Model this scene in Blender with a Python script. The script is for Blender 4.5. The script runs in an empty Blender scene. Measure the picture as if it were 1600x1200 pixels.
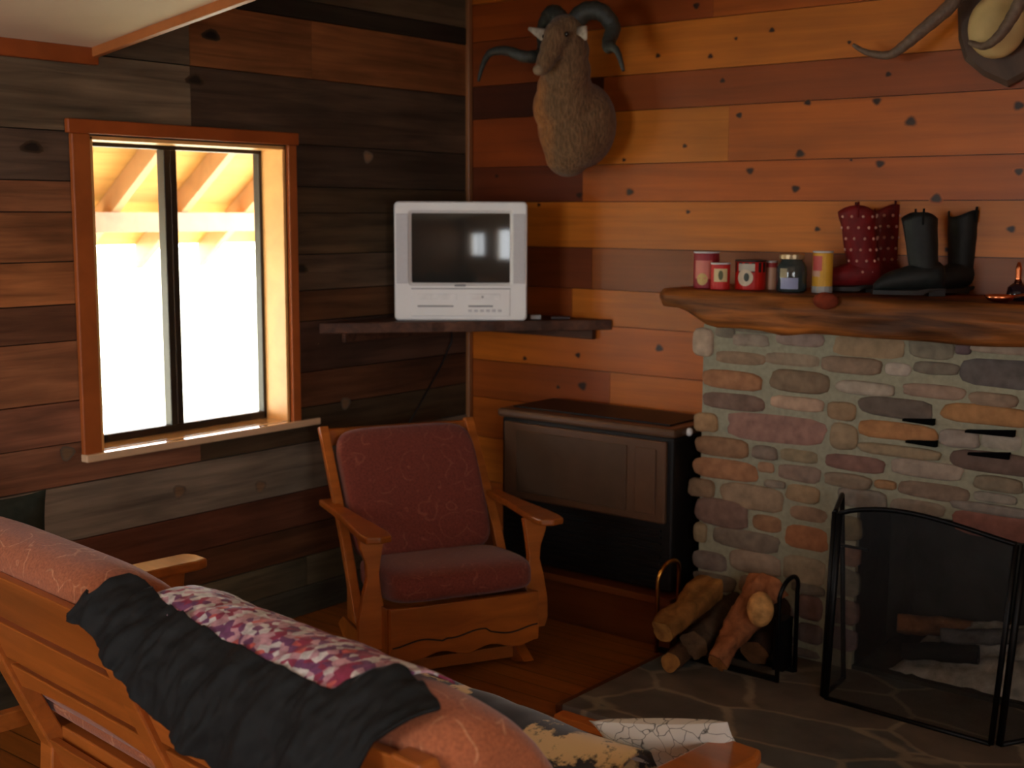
import bpy, bmesh, math, random
from mathutils import Vector, Matrix, noise
random.seed(7)
S = bpy.context.scene
COL = S.collection
# ---------------------------------------------------------------- camera
FPX, YAW, PITCH, ROLL, EYE = 2000.0, math.radians(-38.95), math.radians(7.58), math.radians(.2), 1.6
CAMP = Vector((0, 0, EYE))
c_f = Vector((math.sin(YAW)*math.cos(PITCH), math.cos(YAW)*math.cos(PITCH), -math.sin(PITCH)))
_r = Vector((math.cos(YAW), -math.sin(YAW), 0)); _u = _r.cross(c_f)
c_r = _r*math.cos(ROLL)+_u*math.sin(ROLL); c_u = _u*math.cos(ROLL)-_r*math.sin(ROLL)
cam = bpy.data.cameras.new('camera'); camo = bpy.data.objects.new('camera', cam); COL.objects.link(camo)
cam.sensor_width = 36; cam.lens = 36*FPX/1600; cam.clip_start = .02
cam.dof.use_dof = True; cam.dof.focus_distance = 3.1; cam.dof.aperture_fstop = 3.8
camo.matrix_world = Matrix(((c_r.x, c_u.x, -c_f.x, CAMP.x), (c_r.y, c_u.y, -c_f.y, CAMP.y), (c_r.z, c_u.z, -c_f.z, CAMP.z), (0, 0, 0, 1)))
S.camera = camo
def P(px, py, ax, v):
    """point where the sight line through a measured photo point meets the plane axis ax = v (survey of the room)"""
    w = c_f+c_r*((px-800)/FPX)+c_u*((600-py)/FPX)
    return CAMP+w*((v-CAMP[ax])/w[ax])
# ---------------------------------------------------------------- light
S.view_settings.view_transform = 'Standard'; S.view_settings.look = 'None'
S.view_settings.gamma = 1; S.view_settings.use_curve_mapping = False
S.view_settings.exposure = 0.52
W = bpy.data.worlds.new('sky'); S.world = W; W.use_nodes = True
bg = W.node_tree.nodes['Background']; bg.inputs[0].default_value = (.93, .97, 1, 1); bg.inputs[1].default_value = 9.0
def portal(name, loc, rot, sx, sy):
    l = bpy.data.lights.new(name, 'AREA'); l.shape = 'RECTANGLE'; l.size = sx; l.size_y = sy
    l.cycles.is_portal = True
    o = bpy.data.objects.new(name, l); o.location = loc; o.rotation_euler = rot; COL.objects.link(o)
XL, YB = -3.77, 4.36          # inner faces of left and back wall
XR, YF, ZC = 1.9, -2.6, 3.4
WIN1 = (2.44, 3.28, .80, 1.85)
WIN2 = (-2.1, -1.3, .9, 2.0)    # in the right wall (y range)
WIN3 = (-3.4, -2.0, .6, 2.1)   # window in the wall behind the camera (x range)
WIN4 = (-.6, .4, .8, 2.1)    # window in the right wall (y range)
portal('portal', (XL-.2, 2.86, 1.32), (0, -math.pi/2, 0), 1.05, .84)
portal('portal', (XR+.2, (WIN2[0]+WIN2[1])/2, (WIN2[2]+WIN2[3])/2), (0, math.pi/2, 0), WIN2[3]-WIN2[2], WIN2[1]-WIN2[0])
portal('portal', ((WIN3[0]+WIN3[1])/2, YF-.2, (WIN3[2]+WIN3[3])/2), (math.pi/2, 0, 0), WIN3[1]-WIN3[0], WIN3[3]-WIN3[2])
portal('portal', (XR+.2, (WIN4[0]+WIN4[1])/2, (WIN4[2]+WIN4[3])/2), (0, math.pi/2, 0), WIN4[3]-WIN4[2], WIN4[1]-WIN4[0])
# ---------------------------------------------------------------- helpers
def lin(c):
    r = [(x/255/12.92 if x/255 <= .04045 else ((x/255+.055)/1.055)**2.4) for x in c[:3]]
    return (r[0], r[1], r[2], c[3] if len(c) > 3 else 1.0)
class MB:
    def __init__(s): s.v = []; s.f = []; s.c = []; s.m = []
    def add(s, vs, fs, col=(255, 255, 255), mi=0, vc=None, off=None):
        b = len(s.v); s.v += [tuple(v) for v in vs]
        o = random.random() if off is None else off
        cl = lin(col); cl = (cl[0], cl[1], cl[2], o)
        for f in fs:
            s.f.append([b+i for i in f]); s.m.append(mi)
            s.c.append([cl]*len(f) if vc is None else [(*lin(vc[i])[:3], o) for i in f])
        return s
    def box(s, x0, x1, y0, y1, z0, z1, col=(255, 255, 255), mi=0, M=None, off=None):
        vs = [Vector((x, y, z)) for x in (x0, x1) for y in (y0, y1) for z in (z0, z1)]
        if M is not None: vs = [M @ v for v in vs]
        fs = [(0, 1, 3, 2), (4, 6, 7, 5), (0, 4, 5, 1), (2, 3, 7, 6), (0, 2, 6, 4), (1, 5, 7, 3)]
        return s.add(vs, fs, col, mi, off=off)
    def loft(s, rings, col=(255, 255, 255), mi=0, caps=True, closed=True, vc=None, off=None):
        n = len(rings[0]); vs = [p for r in rings for p in r]; fs = []
        for i in range(len(rings)-1):
            for j in range(n if closed else n-1):
                k = (j+1) % n
                fs.append((i*n+j, i*n+k, (i+1)*n+k, (i+1)*n+j))
        if caps and closed: fs.append(tuple(range(n-1, -1, -1))); fs.append(tuple((len(rings)-1)*n+j for j in range(n)))
        return s.add(vs, fs, col, mi, vc, off)
    def tube(s, pts, rad, n=10, col=(255, 255, 255), mi=0, sq=1.0, up=None, off=None):
        pts = [Vector(p) for p in pts]; rings = []
        if not hasattr(rad, '__len__'): rad = [rad]*len(pts)
        ref = Vector(up) if up else None
        for i, p in enumerate(pts):
            t = (pts[min(i+1, len(pts)-1)]-pts[max(i-1, 0)]).normalized()
            if ref is None: ref = t.orthogonal()
            a = (ref-t*ref.dot(t)).normalized(); b = t.cross(a)
            if up is None: ref = a
            rings.append([p+(a*math.cos(2*math.pi*j/n)*sq+b*math.sin(2*math.pi*j/n))*rad[i] for j in range(n)])
        return s.loft(rings, col, mi, off=off)
    def ell(s, c, r, M=None, n=14, m=10, col=(255, 255, 255), mi=0):
        rings = []
        for i in range(m+1):
            th = math.pi*(i+.02)/(m+.04)
            ring = []
            for j in range(n):
                q = Vector((r[0]*math.sin(th)*math.cos(2*math.pi*j/n), r[1]*math.sin(th)*math.sin(2*math.pi*j/n), -r[2]*math.cos(th)))
                if M is not None: q = M @ q
                ring.append(Vector(c)+q)
            rings.append(ring)
        return s.loft(rings, col, mi)
    def lathe(s, prof, c=(0, 0, 0), n=24, col=(255, 255, 255), mi=0, vc=None, caps=True):
        rings = [[Vector((c[0]+r*math.cos(2*math.pi*j/n), c[1]+r*math.sin(2*math.pi*j/n), c[2]+z)) for j in range(n)] for r, z in prof]
        return s.loft(rings, col, mi, caps=caps)
    def grid(s, fn, nu, nv, col=(255, 255, 255), mi=0):
        vs = [fn(i/nu, j/nv) for i in range(nu+1) for j in range(nv+1)]
        fs = [(i*(nv+1)+j, (i+1)*(nv+1)+j, (i+1)*(nv+1)+j+1, i*(nv+1)+j+1) for i in range(nu) for j in range(nv)]
        return s.add(vs, fs, col, mi)
    def build(s, name, mats, parent=None, smooth=False, bevel=0, remesh=0, sub=0, solid=0, fixn=True, seg=2, angle=35):
        me = bpy.data.meshes.new(name); me.from_pydata(s.v, [], s.f)
        at = me.color_attributes.new('tint', 'FLOAT_COLOR', 'CORNER')
        flat = [x for fc in s.c for c in fc for x in c]
        at.data.foreach_set('color', flat)
        me.polygons.foreach_set('material_index', s.m)
        for m in (mats if isinstance(mats, (list, tuple)) else [mats]): me.materials.append(m)
        if fixn:
            b = bmesh.new(); b.from_mesh(me); bmesh.ops.recalc_face_normals(b, faces=b.faces); b.to_mesh(me); b.free()
        if smooth: me.polygons.foreach_set('use_smooth', [True]*len(me.polygons))
        o = bpy.data.objects.new(name, me); COL.objects.link(o)
        if parent is not None: o.parent = parent
        if bevel:
            k = o.modifiers.new('bevel', 'BEVEL'); k.width = bevel; k.segments = seg; k.limit_method = 'ANGLE'; k.angle_limit = math.radians(angle)
        if remesh:
            k = o.modifiers.new('remesh', 'REMESH'); k.mode = 'VOXEL'; k.voxel_size = remesh; k.use_smooth_shade = True
            k = o.modifiers.new('smooth', 'SMOOTH'); k.iterations = 4; k.factor = .6
        if solid:
            k = o.modifiers.new('solid', 'SOLIDIFY'); k.thickness = solid; k.offset = 0
        if sub:
            k = o.modifiers.new('sub', 'SUBSURF'); k.levels = sub; k.render_levels = sub
        return o
def tag(o, label=None, cat=None, group=None, kind=None):
    if label: o['label'] = label
    if cat: o['category'] = cat
    if group: o['group'] = group
    if kind: o['kind'] = kind
    return o
def thing(name, label, cat, loc=(0, 0, 0), rz=0, group=None):
    o = bpy.data.objects.new(name, None); COL.objects.link(o); o.location = loc; o.rotation_euler = (0, 0, rz); o.empty_display_size = .1
    return tag(o, label, cat, group)
def struct(o): o['kind'] = 'structure'; return o
def nz(x, y, z, s=1): return noise.noise(Vector((x*s, y*s, z*s)))
# ---------------------------------------------------------------- materials
def newmat(name):
    m = bpy.data.materials.new(name); m.use_nodes = True
    nt = m.node_tree; return m, nt, nt.nodes['Principled BSDF']
def nd(nt, t, **k):
    n = nt.nodes.new(t)
    for a, b in k.items():
        if a.startswith('i_'): n.inputs[a[2:].replace('_', ' ')].default_value = b
        else: setattr(n, a, b)
    return n
def ramp(nt, stops, interp='LINEAR'):
    r = nt.nodes.new('ShaderNodeValToRGB'); r.color_ramp.interpolation = interp
    e = r.color_ramp.elements
    while len(e) < len(stops): e.new(.5)
    for i, (p, c) in enumerate(stops):
        e[i].position = p; e[i].color = lin(c) if len(c) < 4 else c
    return r
def mixc(nt, mode, fac, a, b):
    m = nt.nodes.new('ShaderNodeMix'); m.data_type = 'RGBA'; m.blend_type = mode
    L = nt.links.new
    if hasattr(fac, 'links'): L(fac, m.inputs[0])
    else: m.inputs[0].default_value = fac
    for s, i in ((a, 6), (b, 7)):
        if hasattr(s, 'links'): L(s, m.inputs[i])
        else: m.inputs[i].default_value = s
    return m.outputs[2]
def coords(nt, scale, offs=True):
    L = nt.links.new
    tc = nt.nodes.new('ShaderNodeTexCoord'); mp = nt.nodes.new('ShaderNodeMapping'); mp.inputs['Scale'].default_value = scale
    if offs:
        at = nt.nodes.new('ShaderNodeAttribute'); at.attribute_name = 'tint'
        mu = nd(nt, 'ShaderNodeMath', operation='MULTIPLY'); L(at.outputs['Alpha'], mu.inputs[0]); mu.inputs[1].default_value = 37.
        ad = nd(nt, 'ShaderNodeVectorMath', operation='ADD'); L(tc.outputs['Object'], ad.inputs[0]); L(mu.outputs[0], ad.inputs[1])
        L(ad.outputs[0], mp.inputs[0])
    else: L(tc.outputs['Object'], mp.inputs[0])
    return mp.outputs[0]
def wood(name, base=None, grain=(2, 30, 30), lo=.55, hi=1.15, rough=.5, spec=.4, bump=.3, blotch=.35, coat=0):
    m, nt, b = newmat(name); L = nt.links.new
    co = coords(nt, grain)
    n1 = nd(nt, 'ShaderNodeTexNoise', i_Scale=1.0, i_Detail=6., i_Roughness=.6, i_Distortion=.6); L(co, n1.inputs['Vector'])
    r1 = ramp(nt, [(.3, (lo, lo, lo, 1)), (.7, (hi, hi, hi, 1))]); L(n1.outputs['Fac'], r1.inputs[0])
    n2 = nd(nt, 'ShaderNodeTexNoise', i_Scale=1.0, i_Detail=3.); L(coords(nt, tuple(1.5+g*.08 for g in grain)), n2.inputs['Vector'])
    r2 = ramp(nt, [(.3, (1-blotch, 1-blotch, 1-blotch, 1)), (.7, (1+blotch*.5,)*3+(1,))]); L(n2.outputs['Fac'], r2.inputs[0])
    if base is None:
        at = nt.nodes.new('ShaderNodeAttribute'); at.attribute_name = 'tint'; src = at.outputs['Color']
    else: src = lin(base)
    c = mixc(nt, 'MULTIPLY', 1., src, r1.outputs[0]); c = mixc(nt, 'MULTIPLY', 1., c, r2.outputs[0])
    L(c, b.inputs['Base Color']); b.inputs['Roughness'].default_value = rough; b.inputs['Specular IOR Level'].default_value = spec
    if coat: b.inputs['Coat Weight'].default_value = coat; b.inputs['Coat Roughness'].default_value = .25
    if bump:
        bp = nd(nt, 'ShaderNodeBump', i_Strength=bump, i_Distance=.004); L(n1.outputs['Fac'], bp.inputs['Height']); L(bp.outputs[0], b.inputs['Normal'])
    return m
def plain(name, col=None, rough=.5, spec=.5, metal=0, nscale=20, namt=.12, bump=0, coat=0):
    m, nt, b = newmat(name); L = nt.links.new
    n1 = nd(nt, 'ShaderNodeTexNoise', i_Scale=float(nscale), i_Detail=4.); L(coords(nt, (1, 1, 1), False), n1.inputs['Vector'])
    r1 = ramp(nt, [(.3, (1-namt,)*3+(1,)), (.7, (1+namt,)*3+(1,))]); L(n1.outputs['Fac'], r1.inputs[0])
    if col is None:
        at = nt.nodes.new('ShaderNodeAttribute'); at.attribute_name = 'tint'; src = at.outputs['Color']
    else: src = lin(col)
    L(mixc(nt, 'MULTIPLY', 1., src, r1.outputs[0]), b.inputs['Base Color'])
    b.inputs['Roughness'].default_value = rough; b.inputs['Specular IOR Level'].default_value = spec; b.inputs['Metallic'].default_value = metal
    if coat: b.inputs['Coat Weight'].default_value = coat
    if bump:
        bp = nd(nt, 'ShaderNodeBump', i_Strength=bump, i_Distance=.004); L(n1.outputs['Fac'], bp.inputs['Height']); L(bp.outputs[0], b.inputs['Normal'])
    return m
def fabric(name, base, line, scale=9., width=.09, rough=.85, sheen=.2):
    """woven cloth with scattered curl lines"""
    m, nt, b = newmat(name); L = nt.links.new
    co = coords(nt, (1, 1, 1), False)
    nn = nd(nt, 'ShaderNodeTexNoise', i_Scale=7., i_Detail=2.); L(co, nn.inputs['Vector'])
    mv = mixc(nt, 'ADD', .12, co, nn.outputs['Color'])
    v = nd(nt, 'ShaderNodeTexVoronoi', i_Scale=scale); L(mv, v.inputs['Vector'])
    s = nd(nt, 'ShaderNodeMath', operation='MULTIPLY'); L(v.outputs['Distance'], s.inputs[0]); s.inputs[1].default_value = 16.
    t = nd(nt, 'ShaderNodeMath', operation='SINE'); L(s.outputs[0], t.inputs[0])
    n3 = nd(nt, 'ShaderNodeTexNoise', i_Scale=scale*1.6, i_Detail=1.); L(co, n3.inputs['Vector'])
    r3 = ramp(nt, [(.44, (0, 0, 0, 1)), (.52, (1, 1, 1, 1))]); L(n3.outputs['Fac'], r3.inputs[0])
    r = ramp(nt, [(1-width, (0, 0, 0, 1)), (1.0, (1, 1, 1, 1))]); L(t.outputs[0], r.inputs[0])
    mk = nd(nt, 'ShaderNodeMath', operation='MULTIPLY'); L(r.outputs[0], mk.inputs[0]); L(r3.outputs[0], mk.inputs[1])
    n2 = nd(nt, 'ShaderNodeTexNoise', i_Scale=160., i_Detail=2.); L(co, n2.inputs['Vector'])
    r2 = ramp(nt, [(.3, (.75, .75, .75, 1)), (.7, (1.15, 1.15, 1.15, 1))]); L(n2.outputs['Fac'], r2.inputs[0])
    c = mixc(nt, 'MIX', mk.outputs[0], lin(base), lin(line)); c = mixc(nt, 'MULTIPLY', 1., c, r2.outputs[0])
    L(c, b.inputs['Base Color']); b.inputs['Roughness'].default_value = rough; b.inputs['Sheen Weight'].default_value = sheen
    b.inputs['Specular IOR Level'].default_value = .2
    bp = nd(nt, 'ShaderNodeBump', i_Strength=.3, i_Distance=.002); L(n2.outputs['Fac'], bp.inputs['Height']); L(bp.outputs[0], b.inputs['Normal'])
    return m
M_barn = wood('barn_board', None, (25, 1.6, 28), .5, 1.2, .75, .25, .5, .45)
M_pine = wood('knotty_pine', None, (1.3, 25, 30), .78, 1.12, .42, .4, .15, .25)
M_trim = wood('trim_pine', None, (8, 8, 8), .85, 1.1, .4, .4, .1, .15)
M_oak = wood('honey_oak', (178, 98, 38), (2, 22, 22), .72, 1.15, .32, .5, .1, .25, coat=.3)
M_oakd = wood('chair_oak', (164, 88, 28), (4, 20, 20), .72, 1.15, .32, .5, .1, .25, coat=.3)
M_log = wood('log_wood', None, (18, 18, 18), .5, 1.2, .85, .2, .8, .4)
M_mantel = wood('rough_mantel_wood', (136, 78, 28), (2.2, 24, 34), .22, 1.7, .6, .35, .9, .7)
M_shelf = wood('shelf_wood', (95, 60, 42), (6, 25, 25), .4, 1.25, .6, .3, .4, .5)
M_stone = plain('field_stone', None, .85, .25, 0, 28, .22, .6)
M_mortar = plain('mortar', (146, 142, 120), .95, .1, 0, 60, .12, .5)
M_blackm = plain('black_iron', (14, 14, 15), .45, .5, .6, 40, .1)
M_paint = plain('surface', None, .5, .4, 0, 30, .05)
M_white = plain('white_plastic', (242, 242, 240), .35, .5, 0, 10, .02)
M_greyp = plain('grey_plastic', (206, 206, 208), .45, .4, 0, 90, .03)
M_ceil = plain('ceiling_paint', (236, 214, 182), .8, .2, 0, 3, .05)
M_heater = plain('heater_enamel', (98, 70, 50), .35, .5, .2, 14, .1)
M_heatd = plain('heater_dark', (20, 17, 15), .5, .4, .2, 14, .1)
M_brass = plain('brass', (200, 140, 60), .25, .5, 1, 10, .1)
M_bronze = plain('window_bronze', (58, 52, 44), .4, .5, .5, 10, .1)
M_fab = fabric('rust_swirl_fabric', (162, 92, 58), (192, 128, 90), 11., .12)
M_chairfab = fabric('dark_red_fabric', (122, 58, 46), (140, 76, 60), 10.)
M_fur = plain('hide_fur', None, .95, .1, 0, 70, .3, .9)
M_horn = plain('horn', None, .55, .4, 0, 60, .25, .6)
M_leather_red = plain('red_leather', (112, 16, 18), .65, .3, 0, 30, .25, .4)
M_leather_black = plain('black_leather', (24, 27, 26), .6, .35, 0, 30, .3, .4)
M_soot = plain('soot', (62, 60, 54), .95, .1, 0, 8, .35, .5)
M_ash = plain('ash', None, .95, .1, 0, 25, .3, .8)
def mat_glass():
    m, nt, b = newmat('window_glass'); nt.nodes.remove(b); L = nt.links.new
    t = nt.nodes.new('ShaderNodeBsdfTransparent'); g = nt.nodes.new('ShaderNodeBsdfGlossy'); g.inputs['Roughness'].default_value = .02
    mx = nt.nodes.new('ShaderNodeMixShader'); mx.inputs[0].default_value = .06
    L(t.outputs[0], mx.inputs[1]); L(g.outputs[0], mx.inputs[2]); L(mx.outputs[0], nt.nodes['Material Output'].inputs[0]); return m
M_glass = mat_glass()
def mat_mesh():
    m, nt, b = newmat('fine_wire_mesh'); L = nt.links.new
    t = nt.nodes.new('ShaderNodeBsdfTransparent'); b.inputs['Base Color'].default_value = lin((34, 34, 32)); b.inputs['Roughness'].default_value = .6
    tc = nt.nodes.new('ShaderNodeTexCoord')
    mx = nt.nodes.new('ShaderNodeMixShader'); ch = nd(nt, 'ShaderNodeTexNoise', i_Scale=900.); L(tc.outputs['Object'], ch.inputs['Vector'])
    r = ramp(nt, [(.4, (.25, .25, .25, 1)), (.6, (.5, .5, .5, 1))]); L(ch.outputs['Fac'], r.inputs[0]); L(r.outputs[0], mx.inputs[0])
    L(t.outputs[0], mx.inputs[1]); L(b.outputs[0], mx.inputs[2]); L(mx.outputs[0], nt.nodes['Material Output'].inputs[0]); return m
M_mesh = mat_mesh()
def mat_screen():
    m, nt, b = newmat('picture_tube'); b.inputs['Base Color'].default_value = lin((38, 42, 40)); b.inputs['Roughness'].default_value = .08
    b.inputs['Specular IOR Level'].default_value = .6; return m
M_screen = mat_screen()
def mat_floor():
    m, nt, b = newmat('floor_wood'); L = nt.links.new
    co = coords(nt, (1, 1, 1), False)
    br = nd(nt, 'ShaderNodeTexBrick', i_Scale=1., i_Mortar_Size=.002, i_Brick_Width=1.6, i_Row_Height=.09)
    br.inputs['Color1'].default_value = lin((166, 96, 34)); br.inputs['Color2'].default_value = lin((146, 82, 30)); br.inputs['Mortar'].default_value = lin((52, 26, 10))
    L(co, br.inputs['Vector'])
    n1 = nd(nt, 'ShaderNodeTexNoise', i_Scale=1., i_Detail=6.); L(coords(nt, (3, 40, 3), False), n1.inputs['Vector'])
    r1 = ramp(nt, [(.3, (.7, .7, .7, 1)), (.7, (1.15, 1.15, 1.15, 1))]); L(n1.outputs['Fac'], r1.inputs[0])
    L(mixc(nt, 'MULTIPLY', 1., br.outputs['Color'], r1.outputs[0]), b.inputs['Base Color'])
    b.inputs['Roughness'].default_value = .38; b.inputs['Specular IOR Level'].default_value = .4; return m
M_floor = mat_floor()
def mat_slate():
    m, nt, b = newmat('slate_flagstone'); L = nt.links.new
    co = coords(nt, (2.3, 3.6, 1), False)
    nn = nd(nt, 'ShaderNodeTexNoise', i_Scale=3., i_Detail=3.); L(co, nn.inputs['Vector'])
    mv = mixc(nt, 'ADD', .12, co, nn.outputs['Color'])
    v = nd(nt, 'ShaderNodeTexVoronoi', feature='DISTANCE_TO_EDGE', i_Scale=1., i_Randomness=.9); L(mv, v.inputs['Vector'])
    v2 = nd(nt, 'ShaderNodeTexVoronoi', i_Scale=1., i_Randomness=.9); L(mv, v2.inputs['Vector'])
    r = ramp(nt, [(.012, (1, 1, 1, 1)), (.034, (0, 0, 0, 1))]); L(v.outputs['Distance'], r.inputs[0])
    rc = ramp(nt, [(0, (92, 92, 88)), (.35, (106, 94, 82)), (.6, (86, 94, 94)), (1, (108, 102, 94))]); L(v2.outputs['Color'], rc.inputs[0])
    n2 = nd(nt, 'ShaderNodeTexNoise', i_Scale=9., i_Detail=5.); L(coords(nt, (1, 1, 1), False), n2.inputs['Vector'])
    r2 = ramp(nt, [(.3, (.7, .7, .7, 1)), (.7, (1.2, 1.2, 1.2, 1))]); L(n2.outputs['Fac'], r2.inputs[0])
    c = mixc(nt, 'MIX', r.outputs[0], rc.outputs[0], lin((146, 134, 114))); c = mixc(nt, 'MULTIPLY', 1., c, r2.outputs[0])
    L(c, b.inputs['Base Color']); b.inputs['Roughness'].default_value = .5
    bp = nd(nt, 'ShaderNodeBump', i_Strength=.4, i_Distance=.006); L(n2.outputs['Fac'], bp.inputs['Height']); L(bp.outputs[0], b.inputs['Normal']); return m
M_slate = mat_slate()
# ---------------------------------------------------------------- structure
def cut(a0, a1, z0, z1, holes):
    """pieces of a strip a0..a1 x z0..z1 with rectangular holes left out"""
    out = [(a0, a1, z0, z1)]
    for h0, h1, k0, k1 in holes:
        nxt = []
        for p0, p1, q0, q1 in out:
            if h1 <= p0 or h0 >= p1 or k1 <= q0 or k0 >= q1: nxt.append((p0, p1, q0, q1)); continue
            if p0 < h0: nxt.append((p0, h0, q0, q1))
            if p1 > h1: nxt.append((h1, p1, q0, q1))
            m0, m1 = max(p0, h0), min(p1, h1)
            if q0 < k0: nxt.append((m0, m1, q0, k0))
            if q1 > k1: nxt.append((m0, m1, k1, q1))
        out = nxt
    return out
# floor
b = MB(); b.box(XL-.2, XR+.2, YF-.2, YB+.2, -.1, 0); struct(b.build('floor', M_floor))
b = MB(); b.box(XL-.2, XR+.2, YF-.2, YB+.2, ZC, ZC+.1); struct(b.build('ceiling', M_ceil))
# left wall of weathered barn boards
holesL = [WIN1]
b = MB()
for p in cut(YF, YB+.15, 0, ZC, holesL): b.box(XL-.17, XL-.022, *p, (60, 48, 38))
rowsL = [0, .12, .24, .37, .51, .70, .84, .98, 1.18, 1.30, 1.44, 1.60, 1.70, 1.86, 2.11, 2.33, 2.40, 2.60, 2.80, 3.0, 3.2, ZC]
colR = [(74, 72, 60), (92, 84, 64), (88, 56, 34), (100, 60, 40), (116, 106, 92), (74, 60, 42), (84, 54, 34), (76, 54, 42), (96, 64, 38), (84, 68, 52), (72, 58, 40), (70, 56, 38), (66, 54, 42), (84, 68, 52), (124, 80, 44), (44, 38, 28), (88, 76, 56), (80, 60, 44), (90, 70, 50), (80, 60, 44), (90, 70, 50)]
colL_glare = {5: (120, 82, 60), 6: (128, 86, 64), 7: (146, 98, 66), 8: (98, 66, 46), 9: (166, 108, 64), 10: (142, 94, 58), 11: (122, 82, 54), 12: (78, 64, 52), 13: (106, 92, 72), 14: (96, 84, 66)}  # board tones left of the window, with its warm glare painted in
for i in range(len(rowsL)-1):
    z0, z1 = rowsL[i]+.002, rowsL[i+1]-.002
    cuts = [YF, -1.4+.5*random.random(), .6+.8*random.random()]
    cuts += ([2.86] if i in colL_glare else []) + ([3.0+.9*random.random()] if i in (1, 3, 14, 16) else []) + [YB]
    for a, c in zip(cuts[:-1], cuts[1:]):
        col = colL_glare[i] if (c <= 2.9 and i in colL_glare) else colR[i]
        k = random.uniform(1.08, 1.22); col = (min(255, col[0]*k*1.02), min(255, col[1]*k*.98), min(255, col[2]*k*.95))
        t = random.uniform(.0, .006)
        off = random.random()
        for p in cut(a+.001, c-.001, z0, z1, holesL): b.box(XL-.022, XL+t, *p, col, 0, off=off)
# nail heads and knots of the barn boards
def knot(b, cpt, ax, r, asp, col, board, n=12):
    u, v = (Vector((0, 1, 0)), Vector((0, 0, 1))) if ax == 0 else (Vector((1, 0, 0)), Vector((0, 0, 1)))
    vs = [cpt]; vc = [col]
    for k, cc in ((.6, col), (1.15, board)):
        for j in range(n):
            a = 2*math.pi*j/n; w = 1+.15*math.sin(3*a+r*900)
            vs.append(cpt+u*math.cos(a)*r*asp*k*w+v*math.sin(a)*r*k*w); vc.append(cc)
    fs = [(0, 1+j, 1+(j+1) % n) for j in range(n)]+[(1+j, 1+n+j, 1+n+(j+1) % n, 1+(j+1) % n) for j in range(n)]
    b.add(vs, fs, vc=vc)
for px, py in ((105, 708), (280, 768), (407, 760), (575, 245), (540, 630)):
    c = P(px, py, 0, XL+.0075); knot(b, c, 0, .022, 1.1, (140, 108, 78), (108, 96, 82))
for px, py in ((330, 55), (305, 125), (50, 230), (470, 420)):
    c = P(px, py, 0, XL+.0075); knot(b, c, 0, .018, 2.0, (44, 32, 22), (96, 72, 48))
struct(b.build('wall_left', M_barn, fixn=False))
# back wall of knotty pine
FX0, FX1 = -2.36, .10          # fireplace breast
b = MB()
rowsB = [0, .2, .4, .6, .78, .95, 1.14, 1.29, 1.46, 1.65, 1.80, 2.01, 2.15, 2.34, 2.5, 2.7, 2.88, 3.06, 3.24, ZC]
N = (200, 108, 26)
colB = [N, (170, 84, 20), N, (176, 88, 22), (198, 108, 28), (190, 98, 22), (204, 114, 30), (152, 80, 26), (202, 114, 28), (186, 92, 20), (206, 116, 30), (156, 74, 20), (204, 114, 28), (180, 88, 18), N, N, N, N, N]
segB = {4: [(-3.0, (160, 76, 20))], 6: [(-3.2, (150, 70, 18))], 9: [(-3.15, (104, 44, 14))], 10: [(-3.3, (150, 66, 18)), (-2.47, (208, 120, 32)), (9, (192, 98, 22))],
        11: [(-3.05, (72, 32, 12)), (9, (156, 74, 20))], 12: [(-3.2, (140, 64, 16))], 13: [(-2.55, (150, 68, 14))], 7: [(-3.1, (110, 52, 20))]}  # left ends darker: board tone plus some corner shade put into the colour
holesB = [(-1.8, -.6, 0, .75)]
b.box
for p in cut(XL-.15, XR, 0, ZC, holesB): b.box(p[0], p[1], YB+.02, YB+.15, p[2], p[3], (60, 30, 14))
for i in range(len(rowsB)-1):
    z0, z1 = rowsB[i]+.0015, rowsB[i+1]-.0015
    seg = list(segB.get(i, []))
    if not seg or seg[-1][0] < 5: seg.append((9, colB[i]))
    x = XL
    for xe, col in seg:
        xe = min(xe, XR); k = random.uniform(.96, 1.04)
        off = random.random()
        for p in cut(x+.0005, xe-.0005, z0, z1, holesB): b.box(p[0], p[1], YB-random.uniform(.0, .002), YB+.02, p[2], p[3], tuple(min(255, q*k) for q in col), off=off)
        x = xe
kn = [(1088, 9, 1.3), (1110, 88, 1), (1129, 126, 1), (1423, 190, 1.7), (1155, 180, 1.2), (1250, 240, 1.6), (1172, 267, 1.3), (1243, 295, 1.4), (1375, 256, 1.4), (1592, 165, 1.5), (1592, 268, 1.3),
      (984, 300, 1.5), (1463, 310, 1.7), (1277, 358, .9), (1580, 358, 1.2), (903, 555, 1.2), (1030, 544, 1.6), (910, 603, 1.9), (872, 605, .9), (1070, 228, .9), (905, 305, 1.3), (1206, 47, 1.), (1028, 87, .9), (1262, 160, 1.1),
      (1370, 158, 1.3), (1388, 116, .9), (975, 250, .8), (1075, 331, .8), (842, 320, .8), (776, 275, .8), (820, 560, .9), (1327, 66, .7), (930, 12, 1), (1150, 60, .6), (1330, 250, .5), (1480, 390, .8)]
for px, py, r in kn:
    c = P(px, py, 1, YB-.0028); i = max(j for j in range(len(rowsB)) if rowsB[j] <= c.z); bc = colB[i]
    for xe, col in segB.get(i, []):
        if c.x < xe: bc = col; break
    knot(b, c, 1, .0105*r, 1.25, (50, 24, 10), bc)
struct(b.build('wall_back', M_pine, fixn=False))
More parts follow.
